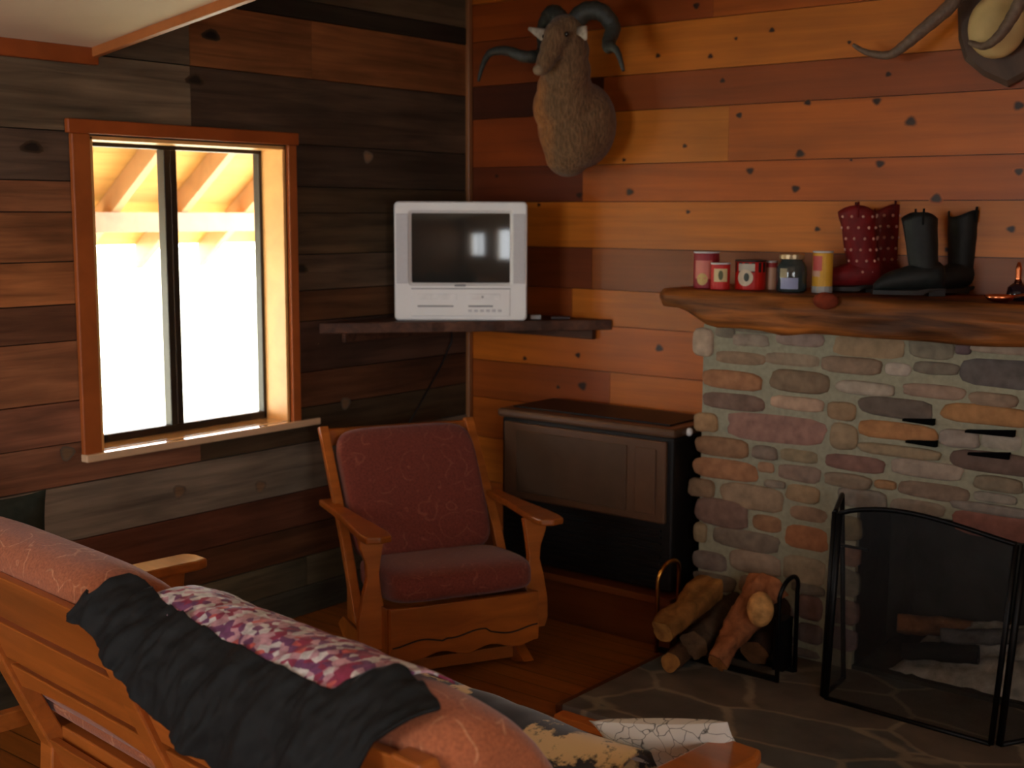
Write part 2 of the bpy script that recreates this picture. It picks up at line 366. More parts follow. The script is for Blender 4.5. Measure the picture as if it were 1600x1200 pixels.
# walls behind and to the right of the camera
b = MB()
for p in cut(XL-.15, XR+.15, 0, ZC, [WIN3]): b.box(p[0], p[1], YF-.15, YF, p[2], p[3], (176, 120, 70))
struct(b.build('wall_front', M_pine, fixn=False))
b = MB()
for p in cut(YF-.1, YB+.15, 0, ZC, [WIN2, WIN4]): b.box(XR, XR+.15, p[0], p[1], p[2], p[3])
struct(b.build('wall_right', M_ceil, fixn=False))
for nm, Wn in (('window_2', WIN2), ('window_4', WIN4)):
    w4 = struct(thing(nm, None, None)); ym = (Wn[0]+Wn[1])/2
    b = MB()
    for p in cut(Wn[0]-.06, Wn[1]+.06, Wn[2]-.06, Wn[3]+.06, [Wn]): b.box(XR-.02, XR-.001, p[0], p[1], p[2], p[3], (190, 110, 52))
    b.build('window_frame', M_trim, w4, bevel=.003)
    b = MB(); b.box(XR+.08, XR+.12, ym-.02, ym+.02, Wn[2], Wn[3], (60, 52, 44)); b.build('meeting_stile', M_trim, w4)
    b = MB(); b.box(XR+.10, XR+.105, Wn[0], Wn[1], Wn[2], Wn[3]); b.build('pane', M_glass, w4)
# corner trim, sloping ceiling panel with its trims
b = MB(); b.box(XL, XL+.022, YB-.03, YB-.004, 0, ZC, (150, 96, 56)); struct(b.build('trim_1', M_trim, bevel=.004))
b = MB(); sl = .13
Ms = Matrix.Translation((XL, 0, 2.125)) @ Matrix.Rotation(-math.atan(sl), 4, 'Y')
b.box(0, 5.7, YF, 2.45, 0, .06, (236, 214, 182), M=Ms); struct(b.build('trim_2', M_ceil, fixn=False))
b = MB(); b.box(0, 5.7, 2.45, 2.475, -.03, .06, (176, 104, 52), M=Ms); struct(b.build('trim_3', M_trim, bevel=.004))
b = MB(); b.box(XL+.006, XL+.035, YF, 2.475, 2.075, 2.13, (150, 74, 30)); struct(b.build('trim_4', M_trim, bevel=.004))
# ---- window 1: jambs, casing, sill, bronze slider frame, panes
def window(name, y0, y1, z0, z1, rich):
    w = thing(name, None, None, (0, 0, 0)); struct(w)
    jc, cc = (236, 176, 104), (176, 92, 40)  # jamb tone made paler, reflected daylight put into the colour
    X1 = XL-.155
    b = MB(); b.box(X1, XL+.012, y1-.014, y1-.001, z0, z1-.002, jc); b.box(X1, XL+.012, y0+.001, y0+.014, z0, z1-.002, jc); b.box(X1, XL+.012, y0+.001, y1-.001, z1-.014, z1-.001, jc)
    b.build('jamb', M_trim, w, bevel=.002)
    b = MB()
    b.box(XL+.007, XL+.027, y0-.072, y0-.004, z0-.02, z1+.004, cc); b.box(XL+.007, XL+.027, y1+.004, y1+.045, z0-.02, z1+.004, cc)
    b.box(XL+.007, XL+.030, y0-.085, y1+.055, z1+.004, z1+.05, (160, 78, 32))
    b.build('casing', M_trim, w, bevel=.004)
    b = MB(); b.box(XL+.0065, XL+.045, y0-.075, y1+.13, z0-.028, z0-.001, (190, 120, 66)); b.box(X1, XL+.007, y0+.001, y1-.001, z0-.02, z0+.001, (190, 120, 66)); b.build('sill', plain('varnished_sill_glare', (228, 190, 150), .12, .8, 0, 20, .05, coat=1), w, bevel=.005)  # sill colour lightened, the glare on its varnish is painted in
    b = MB(); xa, xb = X1+.01, X1+.045; ym = (y0+y1)/2-.02
    t = .028
    b.box(xa, xb, y0, y0+t, z0, z1); b.box(xa, xb, y1-t, y1, z0, z1); b.box(xa, xb, y0, y1, z1-t, z1); b.box(xa, xb, y0, y1, z0, z0+t)
    b.build('window_frame', M_bronze, w, bevel=.003)
    b = MB(); b.box(xa+.005, xb+.012, ym-.03, ym-.002, z0+t, z1-t); b.box(xa+.002, xb, ym+.006, ym+.034, z0+t, z1-t); b.build('meeting_stile', M_bronze, w, bevel=.003)
    for a, c, xo in ((y0+t, ym-.02, .02), (ym+.03, y1-t, .012)):
        b = MB(); b.box(xa+xo, xa+xo+.004, a, c, z0+t, z1-t); b.build('pane', M_glass, w)
    return w
window('window_1', *WIN1, True)
w3 = struct(thing('window_3', None, None))
b = MB()
for p in cut(WIN3[0]-.06, WIN3[1]+.06, WIN3[2]-.06, WIN3[3]+.06, [WIN3]): b.box(p[0], p[1], YF-.14, YF+.02, p[2], p[3], (190, 110, 52))
b.box((WIN3[0]+WIN3[1])/2-.02, (WIN3[0]+WIN3[1])/2+.02, YF-.12, YF-.08, WIN3[2], WIN3[3], (60, 52, 44))
b.build('window_frame', M_trim, w3, bevel=.003)
b = MB(); b.box(WIN3[0], WIN3[1], YF-.105, YF-.1, WIN3[2], WIN3[3]); b.build('pane', M_glass, w3)
# ---- porch outside the window
b = MB(); b.box(-60, -3.95, -40, 45, -.5, -.3)
m, nt, bs = newmat('pale_ground'); n1 = nd(nt, 'ShaderNodeTexNoise', i_Scale=.5, i_Detail=5.); nt.links.new(coords(nt, (1, 1, 1), False), n1.inputs['Vector'])
r1 = ramp(nt, [(.35, (236, 230, 210)), (.6, (196, 200, 160)), (.75, (225, 215, 190))]); nt.links.new(n1.outputs['Fac'], r1.inputs[0]); nt.links.new(r1.outputs[0], bs.inputs['Base Color']); bs.inputs['Roughness'].default_value = .9
tag(b.build('ground', m), kind='structure')
pr = thing('porch_roof', 'board porch roof with rafters and a header beam seen through the window', 'porch roof', (-3.95, 0, 0))
def pz(x): return 1.60+.055+(x+5.35)*.73
b = MB(); SM = lambda x, dz: pz(x)+dz
for k in range(13):
    xa = -5.75+k*.15; xb = xa+.148
    for y in (-1.,):
        vs = [(x+3.95, yy, pz(x)+dz+.07) for x in (xa, xb) for yy in (-1, 8.5) for dz in (0, .025)]
        q = random.uniform(.93, 1.05); b.add(vs, [(0, 1, 3, 2), (4, 6, 7, 5), (0, 4, 5, 1), (2, 3, 7, 6), (0, 2, 6, 4), (1, 5, 7, 3)], tuple(min(255, c*q) for c in (236, 176, 98)))
b.build('roof_boards', wood('porch_boards', None, (20, 1.5, 20), .85, 1.08, .7, .2, .1, .15), pr)
for k in range(-6, 12):
    y = 3.6+.4*k; b = MB()
    vs = [(x+3.95, yy, pz(x)+dz-.055) for x in (-5.75, -3.96) for yy in (y-.02, y+.025) for dz in (0, .12)]
    b.add(vs, [(0, 1, 3, 2), (4, 6, 7, 5), (0, 4, 5, 1), (2, 3, 7, 6), (0, 2, 6, 4), (1, 5, 7, 3)], (196, 150, 104)); b.build('rafter', M_trim, pr)
b = MB(); b.box(-5.42+3.95, -5.34+3.95, -1, 8.5, 1.505, 1.60, (206, 160, 120)); b.build('header_beam', M_trim, pr)
for y in (-.8, 8.2):
    b = MB(); b.box(-5.43+3.95, -5.33+3.95, y, y+.1, -.3, 1.51, (196, 150, 104)); b.build('post', M_trim, pr)
# ---------------------------------------------------------------- fireplace
fp = thing('fireplace', 'rounded fieldstone and grey mortar fireplace breast with a sooty open firebox', 'fireplace', (-1.1, YB, 0))
YFF = 4.06
OX0, OX1, OZ0, OZ1 = -1.765, -.80, .05, .62
q = Vector((-1.1, YB, 0))
b = MB()
for p in cut(FX0-.02, FX1, 0, 1.204, [(OX0, OX1, OZ0-.06, OZ1)]): b.box(p[0]-q.x, p[1]-q.x, YFF-.004-q.y, -.005, p[2], p[3], (118, 116, 100))
b.build('mortar_breast', M_mortar, fp)
def stone(b, x0, x1, z0, z1, col, depth=.028, y=YFF, org=q, sharp=4.2):
    cx, cz, hx, hz = (x0+x1)/2, (z0+z1)/2, abs(x1-x0)/2, abs(z1-z0)/2
    n = 20; sd = random.random()*50; rings = []
    for k, dy in ((1.04, .012), (1.04, -.006), (1.0, -depth*.75), (.9, -depth), (.4, -depth*1.06)):
        ring = []
        for j in range(n):
            a = 2*math.pi*j/n; c, s = math.cos(a), math.sin(a)
            rr = (abs(c)**sharp+abs(s)**sharp)**(-1/sharp)
            w = 1+.10*nz(c*1.3+sd, s*1.3, sd)
            kx = 1-(1-k)*min(1, hz*1.6/hx)
            ring.append(Vector((cx+rr*c*hx*kx*w-org.x, y+dy-org.y+.004*nz(c+sd, s, 3), cz+rr*s*hz*k*w-org.z)))
        rings.append(ring)
    k = random.uniform(.95, 1.05)
    b.loft(rings, tuple(min(255, v*k) for v in col))
ST = [(1085,514,1116,556,(186,158,130)),(1120,511,1150,527,(125,112,92)),(1146,522,1203,541,(142,124,104)),(1152,511,1210,520,(118,104,84)),(1215,518,1289,541,(150,124,108)),(1303,520,1414,558,(156,126,90)),(1120,550,1195,569,(148,118,88)),
(1198,552,1281,571,(142,120,94)),(1286,558,1379,584,(132,106,82)),(1384,567,1424,587,(172,156,138)),(1428,566,1500,585,(118,104,86)),(1504,562,1640,606,(92,82,76)),(1421,530,1492,560,(124,112,90)),(1519,540,1640,554,(156,132,110)),(1494,537,1518,554,(92,70,70)),
(1100,580,1192,608,(158,102,62)),(1205,579,1297,613,(128,102,74)),(1307,596,1400,617,(170,152,130)),(1412,601,1508,622,(144,114,92)),(1516,614,1592,635,(142,114,88)),(1100,615,1194,640,(120,90,72)),(1207,620,1289,641,(178,142,112)),
(1294,628,1338,656,(152,118,80)),(1344,623,1458,652,(98,82,68)),(1474,634,1620,664,(166,112,60)),(1086,645,1123,674,(168,126,80)),(1138,649,1290,691,(140,98,82)),(1298,662,1340,702,(144,118,84)),(1344,660,1464,687,(172,112,60)),
(1470,672,1531,699,(146,130,114)),(1535,678,1596,702,(156,144,124)),(1089,684,1172,713,(146,102,66)),(1178,697,1216,718,(124,104,86)),(1220,703,1279,722,(140,120,86)),(1344,696,1472,714,(146,122,88)),(1486,708,1640,740,(104,78,64)),
(1085,718,1184,749,(160,104,64)),(1186,722,1210,738,(166,120,84)),(1217,727,1284,752,(138,110,90)),(1292,712,1384,736,(122,82,68)),(1394,720,1505,747,(150,130,110)),(1524,744,1600,768,(128,110,84)),(1078,748,1117,776,(136,102,70)),
(1128,757,1224,796,(156,126,94)),(1196,750,1228,762,(146,128,106)),(1230,758,1282,785,(156,124,86)),(1290,740,1362,762,(138,114,88)),(1368,750,1402,764,(154,108,66)),(1406,755,1514,780,(128,102,80)),(1524,770,1590,786,(146,134,116)),
(1090,780,1170,822,(124,90,74)),(1178,806,1222,830,(156,106,68)),(1236,792,1292,814,(138,104,76)),(1310,764,1386,794,(120,106,90)),(1392,782,1478,803,(128,110,90)),(1488,788,1620,804,(128,114,100)),(1492,806,1680,846,(138,80,64)),
(1086,816,1106,846,(144,118,82)),(1114,828,1218,858,(118,100,82)),(1230,822,1294,858,(166,100,58)),(1084,862,1136,890,(112,94,82)),(1142,862,1222,896,(154,128,104)),(1226,870,1290,912,(142,122,94)),(1247,930,1286,968,(118,84,72)),(1247,974,1286,1004,(104,84,78)),
(1084,896,1150,922,(118,100,82)),(1156,902,1216,930,(126,104,84)),(1084,930,1150,962,(104,88,76)),(1156,936,1240,964,(110,92,80)),(1084,968,1240,996,(100,84,74)),(1238,912,1290,928,(112,100,84)),
(1300,806,1346,843,(116,98,64)),(1298,850,1344,882,(134,94,72)),(1298,888,1342,930,(118,108,88)),(1296,936,1340,975,(122,92,78)),(1294,981,1338,1015,(112,92,90)),(1060,1002,1150,1030,(104,88,76)),(1160,1004,1280,1034,(104,88,76))]
b = MB()
for x0, y0, x1, y1, col in ST:
    cyp = (y0+y1)/2; a = P(x0, cyp, 1, YFF); c = P(x1, cyp, 1, YFF); t = P((x0+x1)/2, y0, 1, YFF); u = P((x0+x1)/2, y1, 1, YFF)
    stone(b, a.x, c.x, max(u.z, .045), min(t.z, 1.2), tuple(.80*v+.20*118 for v in col), random.uniform(.008, .018))
z = .06
pal = [(150, 122, 90), (124, 104, 86), (166, 112, 64), (140, 98, 82), (176, 152, 128), (98, 84, 74), (144, 120, 88)]
while z < 1.2:                      # the part of the breast right of the picture
    h = random.uniform(.05, .085); x = -1.02 if z > .68 else -.79
    while x < FX1-.05:
        w = random.uniform(.1, .28); stone(b, x+.006, min(x+w, FX1+.01)-.006, z+.006, min(z+h, 1.22)-.006, random.choice(pal)); x += w
    z += h
b.build('field_stones', M_stone, fp, smooth=True)
M_slot = plain('dark_slot', (5, 5, 5), .9, .05)
for x0, x1, y0 in ((1410, 1458, 656), (1508, 1584, 674), (1415, 1462, 690), (1512, 1576, 709)):
    b = MB(); a = P(x0, y0, 1, YFF-.024); c = P(x1, y0+5, 1, YFF-.024)
    b.loft([[Vector((xx-q.x, yy-q.y, zz)) for xx, zz in ((a.x, a.z-.004), (c.x, c.z-.009), (c.x, c.z+.012), (a.x, a.z+.004))] for yy in (YFF-.027, YFF)])
    b.build('air_slot', M_slot, fp)
b = MB(); D = YFF+.52
b.box(OX0-.08-q.x, OX0-q.x, YFF+.02-q.y, D-q.y, 0, OZ1); b.box(OX1-q.x, OX1+.08-q.x, YFF+.02-q.y, D-q.y, 0, OZ1); b.box(OX0-.08-q.x, OX1+.08-q.x, D-q.y, D+.08-q.y, 0, OZ1+.1)
b.box(OX0-.08-q.x, OX1+.08-q.x, YFF+.0-q.y, D+.08-q.y, OZ1, OZ1+.08); b.box(OX0-.08-q.x, OX1+.08-q.x, YFF-q.y, D+.08-q.y, -.0, .055)
b.build('firebox', M_soot, fp)
b = MB()
def ashf(u, v):
    x = OX0+.12+u*(OX1-OX0-.14); y = YFF+.03+v*.46
    e = max(0, min(1, 4*u*(1-u)*4*v*(1-v)))**.5
    return (x-q.x, y-q.y, .056+e*(.05+.15*v)+.05*e*nz(x*14, y*14, 1)+.012*nz(x*40, y*40, 2))
b.grid(ashf, 40, 26, (178, 174, 166)); ash = b.build('ash_bed', M_ash, fp, smooth=True); ash['label'] = 'pale grey ash heaped in the firebox'; ash['kind'] = 'stuff'
def log(pts, rad, bark, endc, name, label, group=None, rough=.3, n=20, flat=0):
    o = Vector(pts[0]); t = thing(name, label, 'firewood', o, 0, group); b = MB()
    pts = [Vector(p)-o for p in pts]; m = 18; rings = []; d = (pts[-1]-pts[0]).normalized(); a = Vector((0, 0, 1)); a = (a-d*a.dot(d)).normalized(); c = d.cross(a); sd = random.random()*90
    for i in range(m):
        u = i/(m-1); k = u*(len(pts)-1); j = min(int(k), len(pts)-2); p = pts[j].lerp(pts[j+1], k-j)
        R = rad[0]+(rad[1]-rad[0])*u if hasattr(rad, '__len__') else rad
        ring = []
        for jj in range(n):
            an = 2*math.pi*jj/n; r = R*(1+rough*nz(math.cos(an)*1.4+sd, math.sin(an)*1.4, u*3)+rough*.55*nz(math.cos(an)*3.5+sd, math.sin(an)*3.5, u*9))
            v = math.sin(an)
            if flat and v > 1-flat: r *= (1-flat)/v
            ring.append(p+(c*math.cos(an)+a*v)*r)
        rings.append(ring)
    b.loft(rings, bark, caps=False); b.build('bark' if not flat else 'split_wood', M_log, t, smooth=True)
    for ring, sgn in ((rings[0], -1), (rings[-1], 1)):
        b = MB(); cc = sum(ring, Vector())/n; b.add([cc+d*sgn*.004]+[r+d*sgn*.002 for r in ring], [(0, 1+j, 1+(j+1) % n) for j in range(n)], endc)
        b.build('cut_end', M_log, t)
    return t
log([(-1.70, 4.30, .155), (-1.46, 4.36, .17)], .032, (150, 96, 54), (160, 110, 70), 'firewood_log', 'unburnt brown split log lying at the back left of the firebox ash')
log([(-1.52, 4.24, .16), (-1.24, 4.30, .21)], .028, (120, 118, 116), (90, 88, 86), 'firewood_log', 'ash-grey half burnt log on the ash bed inside the firebox')
log([(-1.62, 4.14, .12), (-1.38, 4.20, .14)], .03, (26, 25, 24), (40, 38, 36), 'firewood_log', 'black charred log at the front of the ash bed')
# hearth
b = MB(); b.box(-2.35, .1, 3.165, YFF+.03, 0, .04); struct(b.build('trim_5', M_slate, bevel=.006))
b = MB(); b.box(-2.34, .1, 3.11, 3.163, 0, .025, (200, 110, 44)); b.box(-2.375, -2.352, 3.165, 3.93, 0, .036, (92, 46, 20)); struct(b.build('trim_6', M_trim, bevel=.004))
# mantel log
mt = thing('mantel', 'rough live-edge log mantel shelf over the stone fireplace', 'mantel', (-2.5, 4.1, 1.335))
b = MB(); rings = []
n = 22
for i in range(64):
    x = -2.485+i*.041; u = i*.041
    ze = 1.335; zb = 1.272 if u < .10 else (1.272-(u-.10)/.12*.062 if u < .22 else 1.208)
    zb += .008*nz(x*4, 1, 2)+.012*math.exp(-((u-.5)/.06)**2)*-1
    yf = 3.90+.012*nz(x*3.3, 5, 1)+(.03 if u < .03 else 0)-.012*math.exp(-((x+1.93)/.05)**2)
    zt = ze
    front = []
    for k in range(11):
        v = k/10; zz = zt+(zb-zt)*v; bul = .022*math.sin(math.pi*v)**.7+.012*nz(x*6, zz*30, 3)
        front.append((yf+.012-bul, zz))
    prof = front+[(4.05, zb), (4.2, zb), (4.352, zb), (4.352, zt), (4.2, zt), (4.05, zt), (3.95, zt)]
    rings.append([Vector((x+2.5+(.008*nz(zz*30, y*9, 3) if i < 2 else 0), y-4.1, zz-1.335)) for y, zz in prof])
b.loft(rings, (112, 62, 24)); b.build('log_body', M_mantel, mt, smooth=True)
b = MB(); c = P(1290, 470, 1, 3.885); b.ell((c.x+2.5, c.y-4.1, c.z-1.335), (.045, .016, .028), col=(120, 48, 26)); b.build('knot_burl', M_log, mt, smooth=True)['label'] = 'reddish knot on the mantel edge'
# ---------------------------------------------------------------- fireplace screen
sc = thing('fireplace_screen', 'black metal folding fireplace screen with fine mesh, standing on the slate hearth', 'fireplace screen', (-1.44, 3.72, .04))
so = Vector((-1.44, 3.72, .04))
A0 = P(1290, 1090, 2, .045); A1 = P(1548, 1163, 2, .045)
TL = P(1312, 802, 1, A0.y+.02); TR = P(1588, 851, 1, A1.y+.03)
def spanel(a0, a1, t0, t1, arch):
    """frame of a panel from foot a0..a1 to top t0..t1 with a curved top bar"""
    fr = MB(); top = []
    for i in range(15):
        u = i/14; p = t0.lerp(t1, u)+Vector((0, 0, arch(u))); top.append(p-so)
    fr.tube([a0-so, t0-so+Vector((0, 0, arch(0)))], .011, 8, (18, 18, 18)); fr.tube([a1-so, t1-so+Vector((0, 0, arch(1)))], .009, 8, (18, 18, 18))
    fr.tube(top, .008, 8, (18, 18, 18)); fr.tube([a0-so, a1-so], .008, 8, (18, 18, 18))
    f = fr.build('panel_frame', M_blackm, sc, smooth=True)
    g = MB(); g.grid(lambda u, v: a0.lerp(a1, u).lerp(t0.lerp(t1, u)+Vector((0, 0, arch(u))), v)-so, 14, 6); g.build('wire_mesh', M_mesh, f)
    return f
spanel(A0, A1, TL, TR, lambda u: .048*math.sin(math.pi*u**.85)*(1-.4*u))
B1 = A1+Vector((.16, .26, 0)); TB = TR+Vector((.16, .26, -.02))
spanel(A1+Vector((.022, .012, 0)), B1, TR+Vector((.022, .012, 0)), TB, lambda u: .02*math.sin(math.pi*u))
A2 = A0+Vector((-.005, .20, 0)); T2 = P(1294, 768, 1, A0.y+.2)
spanel(A0+Vector((-.014, .01, 0)), Vector((A0.x-.03, A0.y+.2, A0.z)), TL+Vector((-.02, .01, .0)), Vector((TL.x-.075, A0.y+.2, TL.z+.02)), lambda u: .0)
b = MB(); m0 = P(1310, 851, 1, A0.y+.02); b.tube([m0-so, m0-so+Vector((.10, 0, 0))], .005, 8); b.build('cross_bar', M_blackm, sc)
# ---------------------------------------------------------------- wood rack and logs on the hearth
rk = thing('log_rack', 'small log rack with one brass hoop and one black metal hoop on the hearth', 'log rack', (-2.1, 3.86, .04))
ro = Vector((-2.1, 3.86, .04))
def hoop(cx, y0, y1, zt, r, mat, label):
    b = MB(); pts = [(cx, y0, .045)]; n = 14
    for i in range(n+1):
        a = math.pi*i/n; pts.append((cx+.01*math.sin(a), (y0+y1)/2-(y1-y0)/2*math.cos(a), zt-.06+.06*math.sin(a)))
    pts.append((cx, y1, .045)); b.tube([Vector(p)-ro for p in pts], r, 8); o = b.build('hoop', mat, rk, smooth=True); o['label'] = label; return o
hoop(-2.37, 3.76, 3.90, .37, .008, M_brass, 'brass hoop')
hoop(-1.90, 3.77, 3.90, .395, .008, M_blackm, 'black metal hoop')
for y_ in (-.09, .03):
    b = MB(); b.box(-.27, .2, y_, y_+.015, .003, .02); b.build('base_rail', M_blackm, rk)
b = MB(); b.box(.15, .19, -.03, .035, .02, .2); b.build('side_plate', M_blackm, rk)
log([P(1035, 985, 2, .20), P(1112, 915, 2, .29)], (.045, .055), (150, 100, 48), (170, 120, 62), 'firewood_log', 'yellow brown split log leaning against the brass hoop of the rack', rough=.3, flat=.35)
log([P(1048, 1035, 2, .085), P(1130, 965, 2, .10)], (.034, .042), (96, 66, 44), (172, 118, 60), 'firewood_log', 'thin log with a pale round end, lowest on the left of the pile')
log([P(1085, 1008, 2, .13), P(1150, 940, 2, .18)], (.048, .052), (84, 66, 50), (110, 84, 60), 'firewood_log', 'grey barked log in the middle of the hearth pile', rough=.35)
kl = log([P(1120, 1035, 2, .12), P(1160, 975, 2, .20), P(1198, 915, 2, .31)], (.032, .066), (168, 104, 66), (150, 96, 50), 'firewood_log', 'gnarled reddish log with a cream knot reaching to the top of the pile', rough=.5)
log([P(1180, 1020, 2, .10), P(1222, 950, 2, .20)], (.05, .05), (66, 46, 34), (120, 80, 50), 'firewood_log', 'dark log leaning against the black hoop of the rack')
kb = P(1183, 950, 2, .31)-Vector(kl.location); b = MB(); b.ell(kb+Vector((-.012, .046, -.018)), (.045, .045, .06), n=16, m=10); o = b.build('knot', plain('cream_knot', (196, 146, 88), .8, .2, 0, 30, .4, .8), kl, smooth=True); o['label'] = 'cream coloured knot'
# heater platform and heater
b = MB(); b.box(XL+.01, -2.42, 3.93, YB-.01, 0, .19, (104, 52, 20)); b.box(XL+.01, -2.415, 3.915, 3.93, .165, .192, (120, 62, 26)); struct(b.build('trim_7', wood('platform_wood', None, (2, 20, 20), .7, 1.15, .4, .4, .1, .25), bevel=.003))
HX0, HX1, HY0, HZ0, HZ1 = -3.27, -2.44, 3.955, .20, .82
ht = thing('gas_heater', 'brown enamel cabinet heater with dark grille, between the corner and the stone fireplace', 'heater', (HX0, HY0, HZ0))
def HB(x0, x1, y0, y1, z0, z1, name, mat, bev=.006, par=None, col=(255, 255, 255)):
    b = MB(); b.box(x0-HX0, x1-HX0, y0-HY0, y1-HY0, z0-HZ0, z1-HZ0, col); return b.build(name, mat, par or ht, bevel=bev)
HB(HX0+.01, HX1-.005, HY0+.015, 4.33, HZ0, HZ1-.035, 'cabinet', M_heatd, .01)
HB(HX0-.004, HX1+.006, HY0-.002, 4.34, HZ1-.035, HZ1, 'top', M_heater, .012)
HB(HX0+.03, HX1-.05, HY0+.06, 4.28, HZ1, HZ1+.006, 'top_grille', M_heatd, .002)
dr = HB(HX0+.03, HX1-.03, HY0, HY0+.02, .46, HZ1-.05, 'front_panel', M_heater, .006)
HB(HX0+.10, HX1-.20, HY0-.006, HY0, .49, HZ1-.08, 'panel_inset', plain('heater_inset', (88, 68, 52), .3, .5, .2, 14, .1), .004, dr)
HB(HX1-.16, HX1-.07, HY0-.006, HY0, .49, HZ1-.08, 'panel_strip', M_heater, .004, dr)
for k in range(9):
    b = MB(); zz = .225+k*.025; b.box(.04, HX1-HX0-.05, .004, .016, zz-HZ0, zz+.010-HZ0); b.build('louvre', M_heatd, ht, bevel=.002)
b = MB(); c = P(1077, 675, 0, HX1+.01); b.ell((c.x-HX0, c.y-HY0, c.z-HZ0), (.012, .016, .016)); b.build('knob', M_white, ht, smooth=True)['label'] = 'small white knob on the side'
# ---------------------------------------------------------------- corner shelf + television
SZ = 1.168
sh = thing('corner_shelf', 'dark wooden corner shelf with rough front edge holding the television', 'shelf', (XL, YB, SZ))
b = MB(); e0, e1 = Vector((XL+.008, 3.44, 0)), Vector((-2.99, YB-.006, 0)); top = []
for i in range(25):
    u = i/24; p = e0.lerp(e1, u); nrm = Vector((.77, -.64, 0)); p = p+nrm*(.010*nz(u*9, 1, 1)+.006*nz(u*30, 2, 1)); top.append(p)
top = top+[Vector((XL+.008, YB-.006, 0))]
b.loft([[Vector((p.x-XL, p.y-YB, -.042)) for p in top], [Vector((p.x-XL, p.y-YB, -.02)) for p in top], [Vector((p.x-XL, p.y-YB, 0)) for p in top]]); b.build('shelf_board', M_shelf, sh, bevel=.003)
b = MB(); b.box(.009, .03, -.8, -.03, -.085, -.043); b.build('support_cleat', M_shelf, sh, bevel=.003)
b = MB(); b.box(.03, .7, -.035, -.008, -.085, -.043); b.build('support_cleat', M_shelf, sh, bevel=.003)
tl = P(614, 503, 2, SZ); ang = math.atan2(.78, -.63)
tc = Vector((-3.425, 3.905, SZ+.001)); rz = YAW*-1          # front faces the camera
tv = thing('television', 'white box television with built-in tape deck on the corner shelf', 'television', tc, rz+math.radians(1))
TW, TH = .268, .478
b = MB()
def rr(w, h0, h1, y, r=.018, n=5):
    pts = []
    for cx, cz, a0 in ((w-r, h1-r, 0), (-w+r, h1-r, 90), (-w+r, h0+r, 180), (w-r, h0+r, 270)):
        for k in range(n+1):
            a = math.radians(a0+90*k/n); pts.append(Vector((cx+r*math.cos(a), y, cz+r*math.sin(a))))
    return pts
sx0, sx1, sz0, sz1 = -.199, .199, .152, .432
outer = rr(TW, 0, TH, .0); inner = rr(sx1, sz0, sz1, .0, .006)
b.loft([rr(TW, 0.0, TH, .05), rr(TW, 0, TH, .006), rr(TW-.005, .005, TH-.005, 0), rr(sx1+.012, sz0-.012, sz1+.012, .0, .01), rr(sx1, sz0, sz1, .012, .006), rr(sx1, sz0, sz1, .03, .006)], caps=False)
b.build('bezel', M_white, tv)
b = MB(); b.loft([rr(TW-.004, .004, TH-.004, .05), rr(TW-.01, .01, TH-.01, .16), rr(.19, .06, .40, .24, .03), rr(.12, .08, .30, .33, .03)]); b.build('rear_housing', M_greyp, tv)
b = MB(); b.grid(lambda u, v: Vector((sx0+(sx1-sx0)*u, .022-.016*(1-((u-.5)*2)**2*.6-((v-.5)*2)**2*.4), sz0+(sz1-sz0)*v)), 16, 14); b.build('screen', M_screen, tv, smooth=True)
for s in (-1, 1):
    b = MB(); b.box(min(s*.212, s*.260), max(s*.212, s*.260), -.003, .002, .15, .43); b.build('speaker_grille', M_greyp, tv, bevel=.003)
b = MB(); b.box(-.20, .20, -.0035, .001, .018, .132); pnl = b.build('deck_panel', M_white, tv, bevel=.003)
b = MB(); b.box(-.175, -.015, -.005, -.003, .085, .108); b.build('tape_door', plain('bright_plastic', (238, 238, 236), .3), pnl, bevel=.001)
M_sg = plain('slot_grey', (150, 150, 152), .5)
for q_ in ((-.175, -.03, .055, .062), (.03, .13, .055, .062), (-.2, .2, .127, .131)):
    b = MB(); b.box(q_[0], q_[1], -.0045, -.003, q_[2], q_[3]); b.build('deck_slot', M_sg, pnl)
b = MB(); b.box(.03, .16, -.005, -.003, .085, .108); b.build('disc_tray', plain('bright_plastic', (238, 238, 236), .3), pnl, bevel=.001)
for k in range(6):
    b = MB(); b.box(.03+k*.024, .045+k*.024, -.006, -.003, .035, .045); b.build('button', M_greyp, pnl, bevel=.001)
b = MB(); b.box(.084, .092, -.0055, -.0048, .092, .100); b.build('indicator', M_sg, pnl)
b = MB(); b.box(-.025, .02, -.0045, -.001, .138, .146, (140, 140, 142)); b.build('badge', M_paint, tv)
# cord hanging under the shelf
b = MB(); p0 = P(706, 530, 0, XL+.03); p1 = P(690, 570, 0, XL+.02); p2 = P(660, 625, 0, XL+.02); p3 = P(636, 668, 0, XL+.02)
o0 = p0.copy(); b.tube([Vector((p0.x, p0.y, SZ-.05))-o0, p0-o0-Vector((0, 0, .01)), p1-o0, p2-o0, p3-o0, p3-o0+Vector((0, -.02, -.3))], .004, 6, (12, 12, 12))
o = tag(b.build('power_cord', M_paint, None, smooth=True), 'thin black cord hanging from the corner shelf down the barn-board wall', 'cord'); o.location = o0
# small things on the shelf
c = P(837, 499, 2, SZ+.0); b = MB(); b.box(-.022, .022, -.015, .015, 0, .018); t = tag(b.build('small_box', plain('silver', (150, 145, 140), .4), None, bevel=.003), 'tiny silver box just right of the television on the shelf', 'box'); t.location = (c.x, c.y+.0, SZ+.001); t.rotation_euler.z = rz
c = P(876, 499, 2, SZ+.0); b = MB(); b.box(-.04, .04, -.014, .014, 0, .012, (60, 44, 42)); t = tag(b.build('remote_control', M_paint, None, bevel=.003), 'dark flat remote control right of the tiny silver box on the shelf', 'remote control'); t.location = (c.x, c.y, SZ+.001); t.rotation_euler.z = rz
